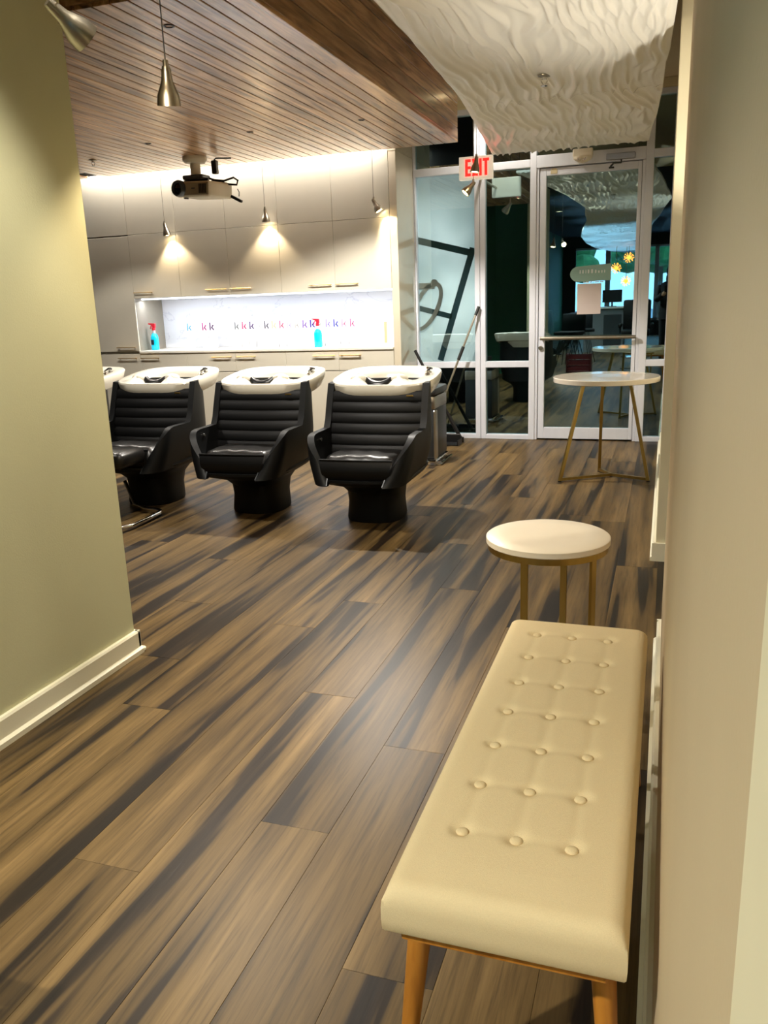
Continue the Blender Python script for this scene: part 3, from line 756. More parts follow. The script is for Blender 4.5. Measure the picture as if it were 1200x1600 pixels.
# ================================================================== EXIT SIGN
ex = thing('exit_sign', 'white exit sign with red letters before the storefront', 'sign', (-1.571, 7.2, 2.30))
B().cbox(-.142, .142, -.0, .045, 0, .182, .006, 2).obj('housing', 'lit sign face', ex)
B().cyl((-.10, .045, .09), (-.10, .68, .09), .012, n=12).obj('wall_arm', 'sign plastic', ex, True)
b = B(); y0, y1 = -.0035, .001; z0, z1 = .028, .160; st = .022
x = -.088; b.box(x, x+st, y0, y1, z0, z1)
for zz in (z0, (z0+z1)/2-st/2, z1-st): b.box(x+st, x+.048, y0, y1, zz, zz+st)
x = -.030
b.poly([(x, z0), (x+.024, z0), (x+.052, z1), (x+.028, z1)], 'y', y0, y1); b.poly([(x+.028, z0), (x+.052, z0), (x+.024, z1), (x, z1)], 'y', y0-.0004, y1)
x = .030; b.box(x, x+st, y0, y1, z0, z1)
x = .060; b.box(x, x+.054, y0, y1, z1-st, z1); b.box(x+.016, x+.038, y0, y1, z0, z1-st)
b.obj('exit_letters', 'sign red', ex)

# ================================================================== PROJECTOR
pj = thing('ceiling_projector', 'white video projector on a ceiling mount under the wood slats', 'projector', (-3.965, 6.78, ZC), 0)
B().lathe([(.105, 0), (.105, -.028), (.085, -.05), (.045, -.055), (.045, -.14), (.05, -.145)], 28).obj('ceiling_mount', 'projector white', pj, True)
B().cbox(-.10, .10, -.07, .07, -.185, -.150, .008).box(-.12, .12, -.012, .012, -.20, -.18).obj('bracket', 'dark grey plastic', pj)
rot = Matrix.Rotation(math.radians(-14), 4, 'Z') @ Matrix.Rotation(math.radians(4), 4, 'Y')
def pjpart(b, nm, m, sm=False):
    o = b.obj(nm, m, pj, sm); o.matrix_local = Matrix.Translation((.03, .03, -.20)) @ rot; return o
pjpart(B().cbox(-.19, .21, -.13, .17, -.135, -.005, .02, 3), 'body', 'projector white', True)
pjpart(B().cbox(-.185, .205, -.136, -.12, -.12, -.015, .006), 'front_panel', 'projector grey')
ln = pjpart(B().lathe([(.068, 0), (.070, .03), (.062, .05), (.05, .052), (.045, .03)], 28, (-.125, -.13, -.065), (0, -1, 0)), 'lens_barrel', 'dark grey plastic', True)
B().lathe([(.046, .030), (.03, .042), (.005, .046)], 24, (-.125, -.13, -.065), (0, -1, 0)).obj('lens', 'lens black', ln, True)
v = B()
for i in range(5): v.box(.10+i*.018, .11+i*.018, -.140, -.134, -.105, -.03)
pjpart(v, 'vent', 'black plastic')
pjpart(B().box(.01, .05, -.1375, -.135, -.07, -.06), 'printed_mark', 'dark grey plastic')
pjpart(B().cyl((-.10, -.09, -.135), (-.10, -.09, -.148), .02, n=14), 'foot', 'dark grey plastic')
B().cbox(.125, .175, .05, .10, -.14, -.03, .006).obj('power_adapter', 'black plastic', pj)
B().tube([(.15, .07, -.03), (.16, .08, -.012), (.28, .14, -.012)], .006, 6).obj('power_lead', 'black plastic', pj)
B().tube([(.06, .03, -.16), (.14, .05, -.19), (.22, .09, -.20), (.30, .12, -.175), (.335, .13, -.20), (.32, .13, -.235), (.26, .10, -.23), (.18, .07, -.205), (.12, .05, -.20)], .009, 7).obj('cable_loop', 'black plastic', pj, True)
dn = B().tube([(.33, .12, -.27), (.345, .12, -.30), (.345, .11, -.335)], .004, 6); dn.obj('hanging_lead', 'black plastic', pj)
o = B().cbox(-.055, .055, -.018, .018, -.012, .012, .004).obj('dongle', 'black plastic', pj); o.location = (.325, .10, -.355); o.rotation_euler = (0, math.radians(28), 0)

# ================================================================== BACKWASH CHAIRS
def supe(t, a, bf, bb_, n=2.6):
    c, s = math.cos(t), math.sin(t)
    x = a*math.copysign(abs(c)**(2/n), c); y = math.copysign(abs(s)**(2/n), s)
    return x, y*(bb_ if y > 0 else bf)
def make_chair():
    t = thing('backwash_chair', 'x', 'wash chair')
    N = 48
    # pedestal and tub underside: closed rings from the floor to the seat deck
    prof = [(0, .178, .185, .20), (.015, .182, .19, .205), (.12, .172, .18, .22), (.19, .176, .195, .26), (.235, .20, .25, .31), (.265, .25, .34, .35), (.285, .285, .405, .37), (.305, .30, .43, .38), (.32, .298, .43, .38)]
    rows = []
    for z, a, bf, bk in prof:
        rows.append([(*supe(2*PI*i/N, a, bf, bk, 2.6+1.2*max(0, (z-.2)/.12)), z) for i in range(N)])
    b = B().grid(rows, closed_u=True)
    b.f.append(tuple(range(N-1, -1, -1))); b.f.append(tuple(range((len(prof)-1)*N, len(prof)*N)))
    b.obj('pedestal', 'black shell', t, True)
    # tub wall: arms and high side wings
    def ztop(y):   # height of the wall edge along the depth
        k = min(1, max(0, (y+.015)/.13)); k = k*k*(3-2*k)
        return .575+.275*k
    half = [(.205-.0*k, -.445) for k in (0,)] + [(.205+.133*math.sin(a), -.312-.133*math.cos(a)) for a in np.linspace(.12, PI/2, 12)]
    half += [(.338, y) for y in np.linspace(-.27, .02, 10)]
    half += [supe(a, .338, .4, .40, 3.0) for a in np.linspace(.03, PI/2, 16)]
    half = [(float(a), float(b_)) for a, b_ in half]
    seg = [0.0]
    for p, q in zip(half, half[1:]): seg.append(seg[-1]+math.hypot(q[0]-p[0], q[1]-p[1]))
    path = [(x, y, l) for (x, y), l in zip(half, seg)] + [(-x, y, l) for (x, y), l in reversed(list(zip(half, seg))[:-1])]
    def shell(off):
        rows = []; Zn = 12
        for i in range(len(path)):
            x1, y1, l = path[i]
            if off:
                a = path[max(0, i-1)]; c = path[min(len(path)-1, i+1)]
                tx, ty = c[0]-a[0], c[1]-a[1]; m = math.hypot(tx, ty) or 1
                x1, y1 = x1-ty/m*off, y1+tx/m*off
            f = min(1, l/.25); f = math.sin(f*PI/2)**.85
            zt = .335+(ztop(y1)-.335)*f
            row = []
            for j in range(Zn+1):
                q = j/Zn; z = .285+(zt-.285)*q
                k = min(1, (z-.285)/.26); k = math.sin(k*PI/2)
                w = .84+.16*k
                row.append((x1*w, y1 + (.05*q*max(0, -y1/.44)), z))
            rows.append(row)
        return rows
    o_, i_ = shell(0), shell(.042)
    b = B(); n1 = len(o_); m1 = len(o_[0])
    b.grid(o_); b.grid(i_)
    off = n1*m1
    for i in range(n1-1):
        b.f.append((i*m1+m1-1, (i+1)*m1+m1-1, off+(i+1)*m1+m1-1, off+i*m1+m1-1))
        b.f.append((i*m1, (i+1)*m1, off+(i+1)*m1, off+i*m1))
    for i in (0, n1-1):
        for j in range(m1-1): b.f.append((i*m1+j, i*m1+j+1, off+i*m1+j+1, off+i*m1+j))
    b.obj('tub_shell', 'black shell', t, True)
    # arm edge trims
    for s in (0, n1-1):
        B().tube([o_[s][j] for j in range(1, m1)], .005, 6).obj('edge_trim', 'dark grey plastic', t, True)
    # seat cushion
    rows = []; nu, nv = 20, 16
    def seat_pt(u, v):
        x = (u-.5)*.53; y = -.395+v*.43
        e = (min(u, 1-u)*2); f = v
        edge = min(1, e/.22)**.5; fr = min(1, v/.16)
        z = .33+.115*edge*math.sin(min(1, fr)*PI/2)**.6 + .018*math.sin(PI*u)*math.sin(PI*min(1, v+.1)) + .004*math.sin(u*26+v*9)*math.sin(v*12+3)
        xx = x*(.90+.10*min(1, v/.3)); return (xx, y, z)
    for k in range(nv+1): rows.append([seat_pt(i/nu, k/nv) for i in range(nu+1)])
    c = B().grid(rows)
    low = [[(p[0], p[1], .315) for p in (rows[0])], rows[0]]
    c.grid(low); c.grid([[(r[0][0], r[0][1], .315) for r in rows], [r[0] for r in rows]]); c.grid([[(r[-1][0], r[-1][1], .315) for r in rows], [r[-1] for r in rows]])
    seat = c.obj('seat_cushion', 'seat leather', t, True)
    # front apron of the cushion
    rows = []
    for k in range(9):
        s = k/8
        rows.append([((i/16-.5)*.455*(1-.10*s), -.396-.018*math.sin(s*PI)-.010*math.sin(PI*i/16), .44-.125*s) for i in range(17)])
    B().grid(rows).obj('front_apron', 'black leather', t, True)
    B().tube([((i/16-.5)*.455, -.400-.010*math.sin(PI*i/16), .442) for i in range(17)], .005, 6).obj('piping', 'black leather', seat, True)
    # channelled backrest, inclined
    rows = []; nz_ = 60
    for k in range(nz_+1):
        s = k/nz_; y = -.03+.13*s; z = .40+.395*s
        roll = .009*abs(math.sin(s*6*PI))**.6
        rows.append([((i/20-.5)*.58*(1+.05*s), y-roll-.03+.05*abs(i/20-.5)**2*4*.5, z+.010*0) for i in range(21)])
    c = B().grid(rows)
    bk = [[(p[0], p[1]+.08, p[2]) for p in r] for r in (rows[0], rows[-1])]
    c.grid([rows[-1], bk[1]]); c.grid([[r[0] for r in rows], [(r[0][0], r[0][1]+.07, r[0][2]) for r in rows]]); c.grid([[r[-1] for r in rows], [(r[-1][0], r[-1][1]+.07, r[-1][2]) for r in rows]])
    c.obj('backrest', 'black leather', t, True)
    B().cbox(.205, .25, -.0, .008, .765, .775, .002).obj('badge', 'gold', t).location = (0, .03, 0)
    # ceramic basin: rings from the skirt over the rim into the bowl
    def oval(a, y0, y1, n=3.2):
        cyy, by = (y0+y1)/2, (y1-y0)/2
        return [(a*math.copysign(abs(math.cos(2*PI*i/N))**(2/n), math.cos(2*PI*i/N)), cyy+by*math.copysign(abs(math.sin(2*PI*i/N))**(2/n), math.sin(2*PI*i/N))) for i in range(N)]
    def tilt(y): return .838+.135*max(0, y-.05)
    def lip(x, y):   # neck rest: raised shoulders with a dip between them at the front
        fr = math.exp(-((y-.14)/.085)**2)
        sh = .052*math.exp(-((abs(x)-.135)/.045)**2); dip = -.040*math.exp(-(x/.075)**2)
        return fr*(sh+dip)
    rings = []
    def ringz(outline, fn): rings.append([(x, y, fn(x, y)) for x, y in outline])
    ringz(oval(.315, .075, .575), lambda x, y: tilt(y)-.10)
    ringz(oval(.338, .045, .600), lambda x, y: tilt(y)-.055 if y > .1 else tilt(y)-.058+.02*min(1, (abs(x)/.3)**4))
    ringz(oval(.347, .035, .612), lambda x, y: tilt(y)-.012)
    ringz(oval(.343, .040, .606), lambda x, y: tilt(y)-.002)
    ringz(oval(.332, .052, .595), lambda x, y: tilt(y)+.001)
    ringz(oval(.275, .095, .545, 2.8), lambda x, y: tilt(y)+.0+lip(x, y))
    ringz(oval(.245, .125, .520, 2.6), lambda x, y: tilt(y)-.006+lip(x, y))
    ringz(oval(.225, .150, .500, 2.5), lambda x, y: tilt(y)-.035+.4*lip(x, y))
    ringz(oval(.195, .180, .470, 2.4), lambda x, y: tilt(y)-.10)
    ringz(oval(.13, .24, .43, 2.2), lambda x, y: tilt(.3)-.155)
    ringz(oval(.03, .32, .38, 2.0), lambda x, y: tilt(.3)-.165)
    c = B().grid(rings, closed_u=True); c.f.append(tuple(range((len(rings)-1)*N, len(rings)*N))); c.f.append(tuple(range(N-1, -1, -1)))
    bas = c.obj('basin', 'ceramic', t, True)
    # rolled shoulders of the neck rest
    for s in (-1, 1):
        B().sphere((s*.135, .140, .868), .05, 18, 10, (1.15, .85, .62)).obj('neck_shoulder', 'ceramic', bas, True)
    g = B().tube([(-.085, .145, .868), (-.06, .13, .842), (-.03, .122, .826), (0, .12, .822), (.03, .122, .826), (.06, .13, .842), (.085, .145, .868)], .024, 10, rs=[.018, .028, .034, .036, .034, .028, .018])
    g.obj('neck_cushion', 'gel black', bas, True)
    B().lathe([(.024, 0), (.024, .006), (.012, .010), (.012, .022), (.017, .026), (.010, .034)], 18, (.262, .39, .885)).obj('mixer_tap', 'chrome', bas, True)
    B().lathe([(.018, 0), (.018, .008), (.010, .014), (.010, .03)], 16, (.275, .31, .872)).obj('hose_socket', 'chrome', bas, True)
    B().tube([(.275, .31, .90), (.29, .33, .915), (.29, .37, .91)], .007, 8).obj('shower_hose', 'black plastic', bas, True)
    # round arm button
    for s in (-1, 1):
        B().cyl((s*.292, -.20, .53), (s*.282, -.20, .53), .012, n=12).obj('arm_button', 'chrome', t, True)
    return t
chair = make_chair()
spots = [(-1.722, 4.86, 0.03, 'black backwash chair nearest the storefront, with white basin and black neck cushion'),
         (-2.585, 4.93, 0.03, 'middle black backwash chair with white basin'),
         (-3.475, 5.00, 0.03, 'black backwash chair with chrome footrest, partly behind the khaki wall')]
chairs = [chair] + [copy_tree(chair) for _ in spots[1:]]
for o, (x, y, rz, lab) in zip(chairs, spots):
    o.location = (x, y, 0); o.rotation_euler = (0, 0, rz); tag(o, lab, 'wash chair', 'backwash chairs')
fo = B().tube([(-.05, -.30, .20), (.05, -.36, .055), (.14, -.375, .032), (.22, -.385, .030), (.275, -.405, .030), (.303, -.46, .030), (.31, -.62, .030), (.31, -.78, .030), (.27, -.85, .030), (.15, -.87, .030), (-.15, -.87, .030), (-.24, -.80, .03), (-.24, -.50, .06), (-.2, -.33, .2)], .013, 10).obj('footrest', 'chrome', chairs[2], True)
B().cbox(-.24, .22, -.70, -.40, .36, .47, .045, 3).obj('leg_rest', 'seat leather', chairs[2], True)
# a fourth one, only its basin corner shows beside the wall
o = copy_tree(chair); o.location = (-4.36, 5.07, 0); o.rotation_euler = (0, 0, .03)
tag(o, 'black backwash chair furthest left, only its white basin rim showing', 'wash chair', 'backwash chairs')

# ================================================================== BIN, BROOM, MOP
bn = thing('step_bin', 'grey and steel pedal bin behind the nearest backwash chair', 'bin', (-1.935, 6.72, 0))
B().cbox(-.16, .165, -.20, .21, .0, .05, .012, 2).obj('base', 'chrome', bn, True)
B().cbox(-.15, .155, -.19, .20, .05, .55, .02, 2).obj('body', 'dark grey plastic', bn, True)
B().cbox(-.153, .158, -.193, .203, .46, .575, .02, 2).obj('steel_collar', 'steel band', bn, True)
B().cbox(-.158, .163, -.20, .21, .578, .64, .018, 2).obj('lid', 'dark grey plastic', bn, True)
B().cbox(.135, .160, -.196, -.12, .05, .46, .01).obj('corner_strip', 'steel band', bn)
B().tube([(.165, -.20, .02), (.20, -.20, .022), (.20, .16, .022), (.165, .16, .02)], .012, 8).obj('pedal_bar', 'chrome', bn, True)

br_ = thing('broom', 'broom with silver pole and black grips leaning on the storefront', 'broom', (-2.13, 7.55, 0))
p0, p1 = Vector((0, 0, .05)), Vector((-1.69+2.13, 7.845-7.55, 1.262))
B().cyl(p0, p1, .010, n=12).obj('pole', 'nickel', br_, True)
L_ = lambda k: p0+(p1-p0)*k
B().cyl(L_(.935), L_(1.0), .0145, n=12).obj('end_grip', 'black plastic', br_, True)
B().cyl(L_(.60), L_(.70), .016, n=12).obj('mid_grip', 'black plastic', br_, True)
B().cbox(-.15, .15, -.03, .03, .03, .08, .01).obj('broom_head', 'black plastic', br_)
bs = B()
for i in range(24):
    for j in range(3):
        bs.cyl((-.14+.28*i/23, -.018+.018*j, .035), (-.15+.30*i/23, -.024+.024*j, 0), .005, .006, 5)
o = bs.obj('bristles', 'black plastic', br_); o['kind'] = 'stuff'
mo = thing('upright_dustpan', 'black long-handled dustpan leaning crosswise behind the bin', 'dustpan', (-1.83, 7.66, 0))
q0, q1 = Vector((0, 0, .025)), Vector((-2.285+1.83, 7.70-7.66, .875))
B().cyl(q0, q1, .014, n=12).obj('handle', 'black plastic', mo, True)
B().cyl(q0+(q1-q0)*.0, q0+(q1-q0)*.30, .019, .017, n=12).obj('lower_tube', 'black plastic', mo, True)
B().cyl((0, 0, .0), (0.0, 0, .05), .026, n=14).obj('foot', 'black plastic', mo, True)
B().tube([(0, 0, .03), (-.06, -.02, .022), (-.12, -.03, .03)], .008, 8).obj('pan_bail', 'black plastic', mo, True)
B().poly([(-.18, -.22), (.02, -.22), (.0, -.05), (-.16, -.05)], 'z', .0, .012).cbox(-.17, .01, -.07, -.05, 0, .09, .006).box(-.18, -.17, -.22, -.05, .0, .07).box(.01, .02, -.22, -.06, 0, .05).obj('pan', 'black plastic', mo)

# ================================================================== BISTRO TABLE
bt = thing('bistro_table', 'round white bistro table with angular gold legs by the glass door', 'table', (-.405, 6.24, 0))
B().lathe([(.366, .722), (.376, .726), (.378, .756), (.374, .760), (.30, .7605), (.10, .7605)], 72).obj('table_top', 'bistro white', bt, True)
B().lathe([(.20, .712), (.20, .722)], 32).obj('mounting_plate', 'brushed gold', bt, True)
hub = Vector((.055, .05, .016))
ft = [Vector((-.298, -.185, .0)), Vector((.325, -.075, .0)), Vector((-.045, .235, .0))]
tp = [Vector((-.150, -.095, .715)), Vector((.175, -.06, .715)), Vector((-.03, .10, .715))]
def sqbar(p, q, w):
    p = Vector(p); q = Vector(q); d = (q-p).normalized(); a = d.cross(Vector((0, 0, 1)))
    if a.length < .05: a = Vector((1, 0, 0))
    a.normalize(); c = a.cross(d).normalized(); a *= w/2; c *= w/2
    v = [p+a+c, p-a+c, p-a-c, p+a-c, q+a+c, q-a+c, q-a-c, q+a-c]
    return v, [(3, 2, 1, 0), (4, 5, 6, 7), (0, 1, 5, 4), (1, 2, 6, 5), (2, 3, 7, 6), (3, 0, 4, 7)]
for f_, t_ in zip(ft, tp):
    B().add(*sqbar(f_+Vector((0, 0, .006)), t_, .022)).obj('leg', 'brushed gold', bt)
    B().add(*sqbar(f_+Vector((0, 0, .018)), hub+Vector((0, 0, .002)), .020)).obj('base_bar', 'brushed gold', bt)
    B().cyl(f_, f_+Vector((0, 0, .008)), .014, n=12).obj('foot_pad', 'black plastic', bt)

# ================================================================== SIDE TABLE
st_ = thing('side_table', 'round white side table with gold rim standing beyond the bench', 'table', (-.378, 2.915, 0))
B().lathe([(.218, .474), (.223, .478), (.223, .497), (.219, .500), (.15, .5003), (.04, .5003)], 72).obj('table_top', 'table white', st_, True)
B().lathe([(.205, .452), (.217, .452), (.217, .474), (.205, .474)], 64, cap0=False, cap1=False).obj('rim', 'brushed gold', st_, True)
legs = [(-.053, -.195), (.172, -.110), (.038, .200), (-.185, .080)]
for i, (lx, ly) in enumerate(legs[:3]):
    ang = math.atan2(ly, lx)
    o = B().cbox(-.006, .006, -.0125, .0125, .0, .455, .001).obj('leg', 'brushed gold', st_); o.location = (lx, ly, 0); o.rotation_euler = (0, 0, ang)

# ================================================================== BENCH
bc = thing('tufted_bench', 'long cream button-tufted bench with oak legs along the right wall', 'bench', (-.198, 1.615, 0), 0)
BW, BL = .372, 1.17
btnx = [-.096, -.003, .089]; btny = [-.412+.1467*i for i in range(7)]
btny = [y for y in np.linspace(-.412, .468, 7)]
NX, NY = 72, 200
U = np.linspace(-1, 1, NX+1); Vv = np.linspace(-1, 1, NY+1)
X = U[None, :]*BW/2*np.ones((NY+1, 1)); Yg = Vv[:, None]*BL/2*np.ones((1, NX+1))
ex_ = np.clip((BW/2-np.abs(X))/.030, 0, 1); ey_ = np.clip((BL/2-np.abs(Yg))/.030, 0, 1)
rnd = np.sqrt(np.clip(1-(1-ex_)**2, 0, 1))*np.sqrt(np.clip(1-(1-ey_)**2, 0, 1))
Z = .437+.024*rnd + .004*np.clip((BW/2-np.abs(X))/.09, 0, 1)*np.clip((BL/2-np.abs(Yg))/.09, 0, 1)
for bx0 in btnx:
    for by0 in btny:
        d2 = (X-bx0)**2+(Yg-by0)**2
        Z -= .0085*np.exp(-d2/.017**2)
for i, bx0 in enumerate(btnx):       # pulled folds between buttons
    inn = (Yg > btny[0]-.02) & (Yg < btny[-1]+.02)
    Z -= np.where(inn, .0018*np.exp(-((X-bx0)/.010)**2), 0)
for by0 in btny:
    inn = (X > btnx[0]-.02) & (X < btnx[2]+.02)
    Z -= np.where(inn, .0013*np.exp(-((Yg-by0)/.010)**2), 0)
b = B()
# tuck the outline in near the corners so the cushion has soft vertical edges
idx = np.arange((NY+1)*(NX+1)).reshape(NY+1, NX+1)
b.v = [tuple(p) for p in np.stack([X, Yg, Z], -1).reshape(-1, 3)]
b.f = [tuple(int(i) for i in q) for q in np.stack([idx[:-1, :-1], idx[:-1, 1:], idx[1:, 1:], idx[1:, :-1]], -1).reshape(-1, 4)]
rg = np.concatenate([idx[0, :], idx[1:, -1], idx[-1, -2::-1], idx[-2:0:-1, 0]])
base_ring = [b.v[i] for i in rg]; prev = list(rg)
for dz, sc in ((-.012, 1.006), (-.035, 1.008), (-.052, 1.002), (-.058, .985)):
    o = len(b.v); b.v += [(p[0]*(1+(sc-1)*1.0), p[1]*(1+(sc-1)*.35), .437+dz) for p in base_ring]
    cur = list(range(o, o+len(rg))); n_ = len(rg)
    b.f += [(int(prev[i]), int(prev[(i+1) % n_]), int(cur[(i+1) % n_]), int(cur[i])) for i in range(n_)]
    prev = cur
b.f.append(tuple(int(i) for i in prev))
cush = b.obj('seat_cushion', 'bench linen', bc, True)
bm_ = B().sphere((0, 0, 0), .0115, 16, 8, (1, 1, .42)).mesh('button', 'bench linen', True)
for bx0 in btnx:
    for by0 in btny:
        link_mesh('button', bm_, cush, (bx0, float(by0), .4585))
B().cbox(-.160, .160, -.572, .572, .358, .3795, .003).obj('seat_frame', 'oak', bc)
for sx in (-1, 1):
    for sy_ in (-1, 1):
        B().cyl((sx*.146, sy_*.49, .372), (sx*.176, sy_*.545, 0), .0215, .012, n=20).obj('leg', 'oak', bc, True)

# ================================================================== BEHIND THE CAMERA (seen mirrored in the glass)
# photographer
def person():
    sk = [((0, 0, .95), .13), ((0, 0, 1.10), .125), ((0, .01, 1.28), .14), ((0, .0, 1.42), .12), ((0, .01, 1.50), .055), ((0, .025, 1.58), .075), ((0, .03, 1.66), .085), ((0, .03, 1.72), .065),
          ((-.10, 0, .88), .095), ((-.11, .02, .50), .065), ((-.11, -.01, .10), .042), ((-.12, .12, .04), .035),
          ((.10, 0, .88), .095), ((.11, .02, .50), .065), ((.11, -.01, .10), .042), ((.12, .12, .04), .035),
          ((-.18, 0, 1.42), .06), ((-.24, .08, 1.20), .047), ((-.14, .32, 1.28), .036), ((-.125, .37, 1.30), .026),
          ((.17, 0, 1.42), .06), ((.19, .09, 1.20), .047), ((.03, .32, 1.26), .036), ((.01, .37, 1.28), .026)]
    ed = [(0, 1), (1, 2), (2, 3), (3, 4), (4, 5), (5, 6), (6, 7), (0, 8), (8, 9), (9, 10), (10, 11), (0, 12), (12, 13), (13, 14), (14, 15), (3, 16), (16, 17), (17, 18), (18, 19), (3, 20), (20, 21), (21, 22), (22, 23)]
    for wrist, sgn in ((19, -1), (23, 1)):
        p = Vector(sk[wrist][0])
        for k in range(4):
            a = len(sk); sk.append(((p.x+sgn*.004, p.y+.025, p.z+.030-.018*k), .009)); sk.append(((p.x-sgn*.030, p.y+.035, p.z+.032-.018*k), .008)); ed += [(wrist, a), (a, a+1)]
        a = len(sk); sk.append(((p.x-sgn*.012, p.y-.002, p.z+.035), .010)); sk.append(((p.x-sgn*.03, p.y+.002, p.z+.055), .009)); ed += [(wrist, a), (a, a+1)]
    me = bpy.data.meshes.new('person_body'); me.from_pydata([p for p, r in sk], ed, []); me.materials.append(MATS['skin tone'])
    o = bpy.data.objects.new('person', me); COL.objects.link(o)
    md = o.modifiers.new('skin', 'SKIN'); md.use_smooth_shade = True
    for i, (p, r) in enumerate(sk):
        d = me.skin_vertices[0].data[i]; d.radius = (r, r); d.use_root = (i == 0)
    o.modifiers.new('sub', 'SUBSURF').levels = 1
    o.modifiers['sub'].render_levels = 2
    tag(o, 'person in dark clothes holding up a phone, mirrored in the sidelight', 'person')
    o.location = (.05, -.42, 0)
    # clothing and hair
    B().grid([[(a*math.cos(2*PI*i/24), .01+b_*math.sin(2*PI*i/24), z) for i in range(24)] for a, b_, z in ((.21, .16, .84), (.20, .155, 1.0), (.195, .15, 1.15), (.21, .155, 1.30), (.225, .145, 1.40), (.19, .12, 1.47), (.07, .07, 1.52))], True).obj('coat', 'cloth dark', o, True)
    for s, e, h in (((-.18, 0, 1.42), (-.24, .08, 1.20), (-.145, .31, 1.28)), ((.17, 0, 1.42), (.19, .09, 1.20), (.035, .31, 1.262))):
        B().tube([s, e, h], .07, 12, rs=[.075, .062, .047]).obj('sleeve', 'cloth dark', o, True)
    for s in (-1, 1):
        B().tube([(s*.10, 0, .95), (s*.11, .02, .50), (s*.11, -.01, .06)], .08, 12, rs=[.115, .08, .06]).obj('trouser_leg', 'cloth dark', o, True)
        B().cbox(s*.12-.045, s*.12+.045, -.06, .20, 0, .07, .02, 2).obj('shoe', 'black plastic', o, True)
    B().sphere((0, .0, 1.68), .115, 20, 12, (.95, 1.0, 1.02)).sphere((0, -.05, 1.55), .10, 16, 10, (1.1, .7, 1.6)).obj('hair', 'hair dark', o, True)
    f = B().sphere((0, .128, 1.635), .014, 10, 6, (.8, .8, 1.4)); f.obj('nose', 'skin tone', o, True)
    for s in (-1, 1): B().sphere((s*.032, .112, 1.665), .009, 8, 6).obj('eye', 'lens black', o)
    B().sphere((0, .114, 1.595), .018, 10, 6, (1.3, .4, .4)).obj('mouth', 'trigger red', o)
person()
ph = tag(B().cbox(-.075, -.005, -.012, -.004, 1.315, 1.42, .003).obj('phone', 'phone black'), 'black phone held by the mirrored person', 'phone')

# starburst pendants
def starburst(loc, lab):
    t = thing('starburst_pendant', lab, 'lamp', loc, 0, 'starburst pendants mirrored in the door')
    B().sphere((0, 0, 0), .05, 14, 10).obj('core', 'amber glass', t, True)
    rg_ = random.Random(int(abs(loc[0]*100)))
    for i in range(26):
        th = math.acos(1-2*(i+.5)/26); phi = 2.399*i
        d = Vector((math.sin(th)*math.cos(phi), math.sin(th)*math.sin(phi), math.cos(th)))
        B().cyl(d*.04, d*.125, .006, .004, 5).sphere(d*.125, .013, 8, 5).obj('ray', 'amber glass', t)
    B().cyl((0, 0, .07), (0, 0, ZT-loc[2]), .006, n=6).obj('stem', 'brass', t)
for (px_, pz_, yy, lab) in ((-1.02, 2.20, -7.24, 'amber starburst pendant mirrored in the door, highest of three'), (-1.33, 1.95, -7.24, 'amber starburst pendant mirrored in the door, left of three'), (-1.10, 1.62, -7.74, 'amber starburst pendant mirrored in the door, lowest of three')):
    starburst((px_, yy, pz_), lab)
for i, (x, y) in enumerate(FILL_UPS):  # cans for the added uplights
    t = thing('fill_floor_uplight', ['added black floor can uplight nearest the camera side', 'added black floor can uplight beside the salon chair', 'added black floor can uplight behind the reception desk', 'added black floor can uplight nearest the street window'][i], 'lamp', (x, y, 0), 0, 'added floor uplights')
    B().lathe([(.09, 0), (.09, .02), (.05, .03), (.05, .06)], 20).obj('base', 'black plastic', t, True)
    B().lathe([(.06, .0), (.075, .02), (.08, .24), (.072, .24), (.066, .05)], 20, (0, 0, .07), (.5, 0, .86), True, False).obj('can', 'black plastic', t, True)
    B().lathe([(.06, .10), (.03, .12), (.005, .125)], 16, (0, 0, .07), (.5, 0, .86)).obj('bulb', 'led glow', t, True)
tr_ = thing('fill_torchiere', 'added slim nickel torchiere uplighter standing in the side opening', 'lamp', (.27, 3.80, 0))
B().lathe([(.14, 0), (.14, .02), (.02, .035)], 28).obj('base', 'nickel', tr_, True)
B().cyl((0, 0, .03), (0, 0, 1.22), .012, n=12).obj('pole', 'nickel', tr_, True)
B().lathe([(.02, 1.20), (.06, 1.22), (.13, 1.385), (.125, 1.385), (.05, 1.235)], 28, cap1=False).obj('bowl', 'nickel', tr_, True)
B().lathe([(.045, 1.24), (.03, 1.27), (.004, 1.28)], 20).obj('bulb', 'downlight glow', tr_, True)
# reception desk, salon chair and stools
dk = thing('reception_desk', 'grey reception desk mirrored in the glass door', 'desk', (-1.30, -4.6, 0))
B().cbox(-.55, .35, -.35, .35, .0, .98, .01).obj('desk_body', 'desk grey', dk)
B().cbox(-.60, .40, -.40, .40, .98, 1.02, .006).obj('desk_top', 'stone top', dk)
B().box(-.10, .30, .351, .358, .15, .85).obj('front_inset', 'dark wall paint', dk)
mn = thing('monitor', 'dark computer monitor on the mirrored reception desk', 'monitor', (-1.25, -4.7, 1.02))
B().cbox(-.22, .22, -.015, .015, .10, .38, .005).obj('screen', 'black plastic', mn); B().cyl((0, 0, .0), (0, 0, .12), .02).cbox(-.1, .1, -.08, .08, 0, .012, .003).obj('stand', 'black plastic', mn)
sc_ = thing('salon_chair', 'black high-back salon chair mirrored in the glass door', 'chair', (-.62, -2.6, 0))
B().cbox(-.28, .28, -.30, .26, .44, .58, .04, 2).obj('seat', 'black leather', sc_, True)
B().cbox(-.28, .28, -.34, -.22, .52, 1.18, .04, 2).obj('backrest', 'black leather', sc_, True)
for s in (-1, 1): B().cbox(s*.32-.035, s*.32+.035, -.28, .20, .62, .70, .02).cyl((s*.32, .0, .5), (s*.32, 0, .64), .02).obj('armrest', 'black leather', sc_)
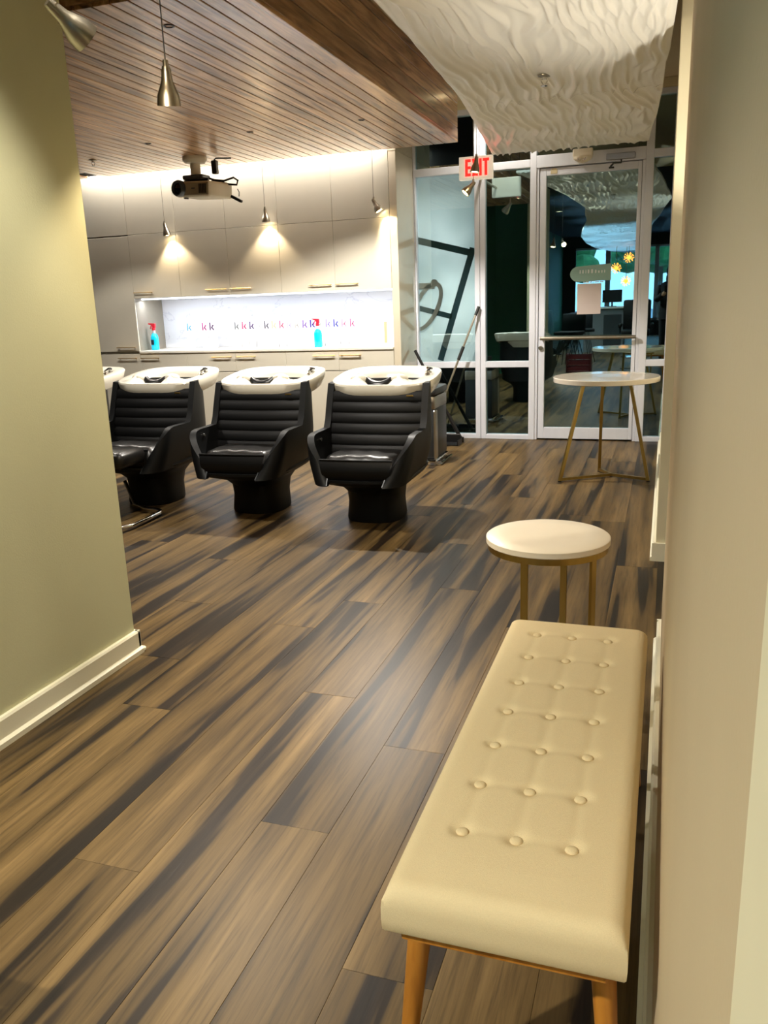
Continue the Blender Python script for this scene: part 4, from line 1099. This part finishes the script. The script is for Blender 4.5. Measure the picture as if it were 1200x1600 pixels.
B().cyl((0, 0, .04), (0, 0, .46), .045).obj('column', 'chrome', sc_, True)
B().lathe([(.30, 0), (.30, .015), (.08, .04)], 32).obj('base', 'chrome', sc_, True)
def stool(loc, lab, rz):
    t = thing('wire_leg_chair', lab, 'chair', loc, rz, 'wire-leg chairs mirrored in the door')
    B().cbox(-.23, .23, -.22, .22, .60, .66, .025, 2).obj('seat', 'cloth dark', t, True)
    B().cbox(-.23, .23, -.25, -.19, .64, .98, .025, 2).obj('backrest', 'cloth dark', t, True)
    for sx in (-1, 1):
        for s2 in (-1, 1):
            B().tube([(sx*.12, s2*.10, .60), (sx*.24, s2*.22, .01), (sx*.17, s2*.22, .01), (sx*.06, s2*.10, .60)], .008, 6).obj('wire_leg', 'black plastic', t)
stool((-1.75, -.35, 0), 'dark wire-leg chair mirrored in the door, nearer one', .3)
stool((-1.62, -1.45, 0), 'dark wire-leg chair mirrored in the door, further one', -.2)
rc = thing('red_crate', 'red slatted crate on the floor mirrored in the glass door', 'crate', (-1.45, .75, 0))
for i in range(3): B().box(-.20, .20, .14, .155, .03+.10*i, .10+.10*i).box(-.20, .20, -.155, -.14, .03+.10*i, .10+.10*i).obj('side_slat', 'red crate', rc)
for s in (-1, 1): B().box(s*.20-.012, s*.20+.012, -.155, .155, 0, .32).obj('end_board', 'red crate', rc)
B().box(-.19, .19, -.14, .14, .0, .02).obj('bottom_board', 'red crate', rc)
for yy, lab in ((-2.2, 'round brass wall sconce, right one mirrored in the door'), (-3.6, 'round brass wall sconce, left one mirrored in the door')):
    sc2 = thing('wall_sconce', lab, 'lamp', (-3.25, yy, 1.62), 0, 'brass sconces on the green wall')
    B().lathe([(.11, 0), (.11, .015), (.02, .02)], 24, (0, 0, 0), (1, 0, 0)).obj('back_plate', 'brass', sc2, True)
    B().sphere((.07, 0, 0), .035, 12, 8).obj('bulb', 'amber glass', sc2, True)
# street trees
def tree(loc, h, r, seed, lab):
    t = thing('street_tree', lab, 'tree', loc, 0, 'street trees outside the front window')
    B().cyl((0, 0, 0), (0, 0, h*.6), .16, .10, 10).obj('trunk', 'bark', t, True)
    rg_ = random.Random(seed); b = B()
    for i in range(16):
        a = rg_.uniform(0, 6.28); q = rg_.uniform(0, r*.75); zz = h*.62+rg_.uniform(-.35, .4)*h*.5
        b.sphere((q*math.cos(a), q*math.sin(a), zz), r*rg_.uniform(.28, .5), 9, 6, (1, 1, .8))
    b.obj('crown', 'leaf green', t)
tree((-4.6, -19, -.15), 5.0, 2.0, 1, 'leafy street tree outside the front window, left in the mirror image')
tree((-.4, -24, -.15), 5.4, 2.2, 2, 'leafy street tree outside the front window, middle in the mirror image')
tree((3.6, -20, -.15), 4.8, 1.9, 3, 'leafy street tree outside the front window, right in the mirror image')
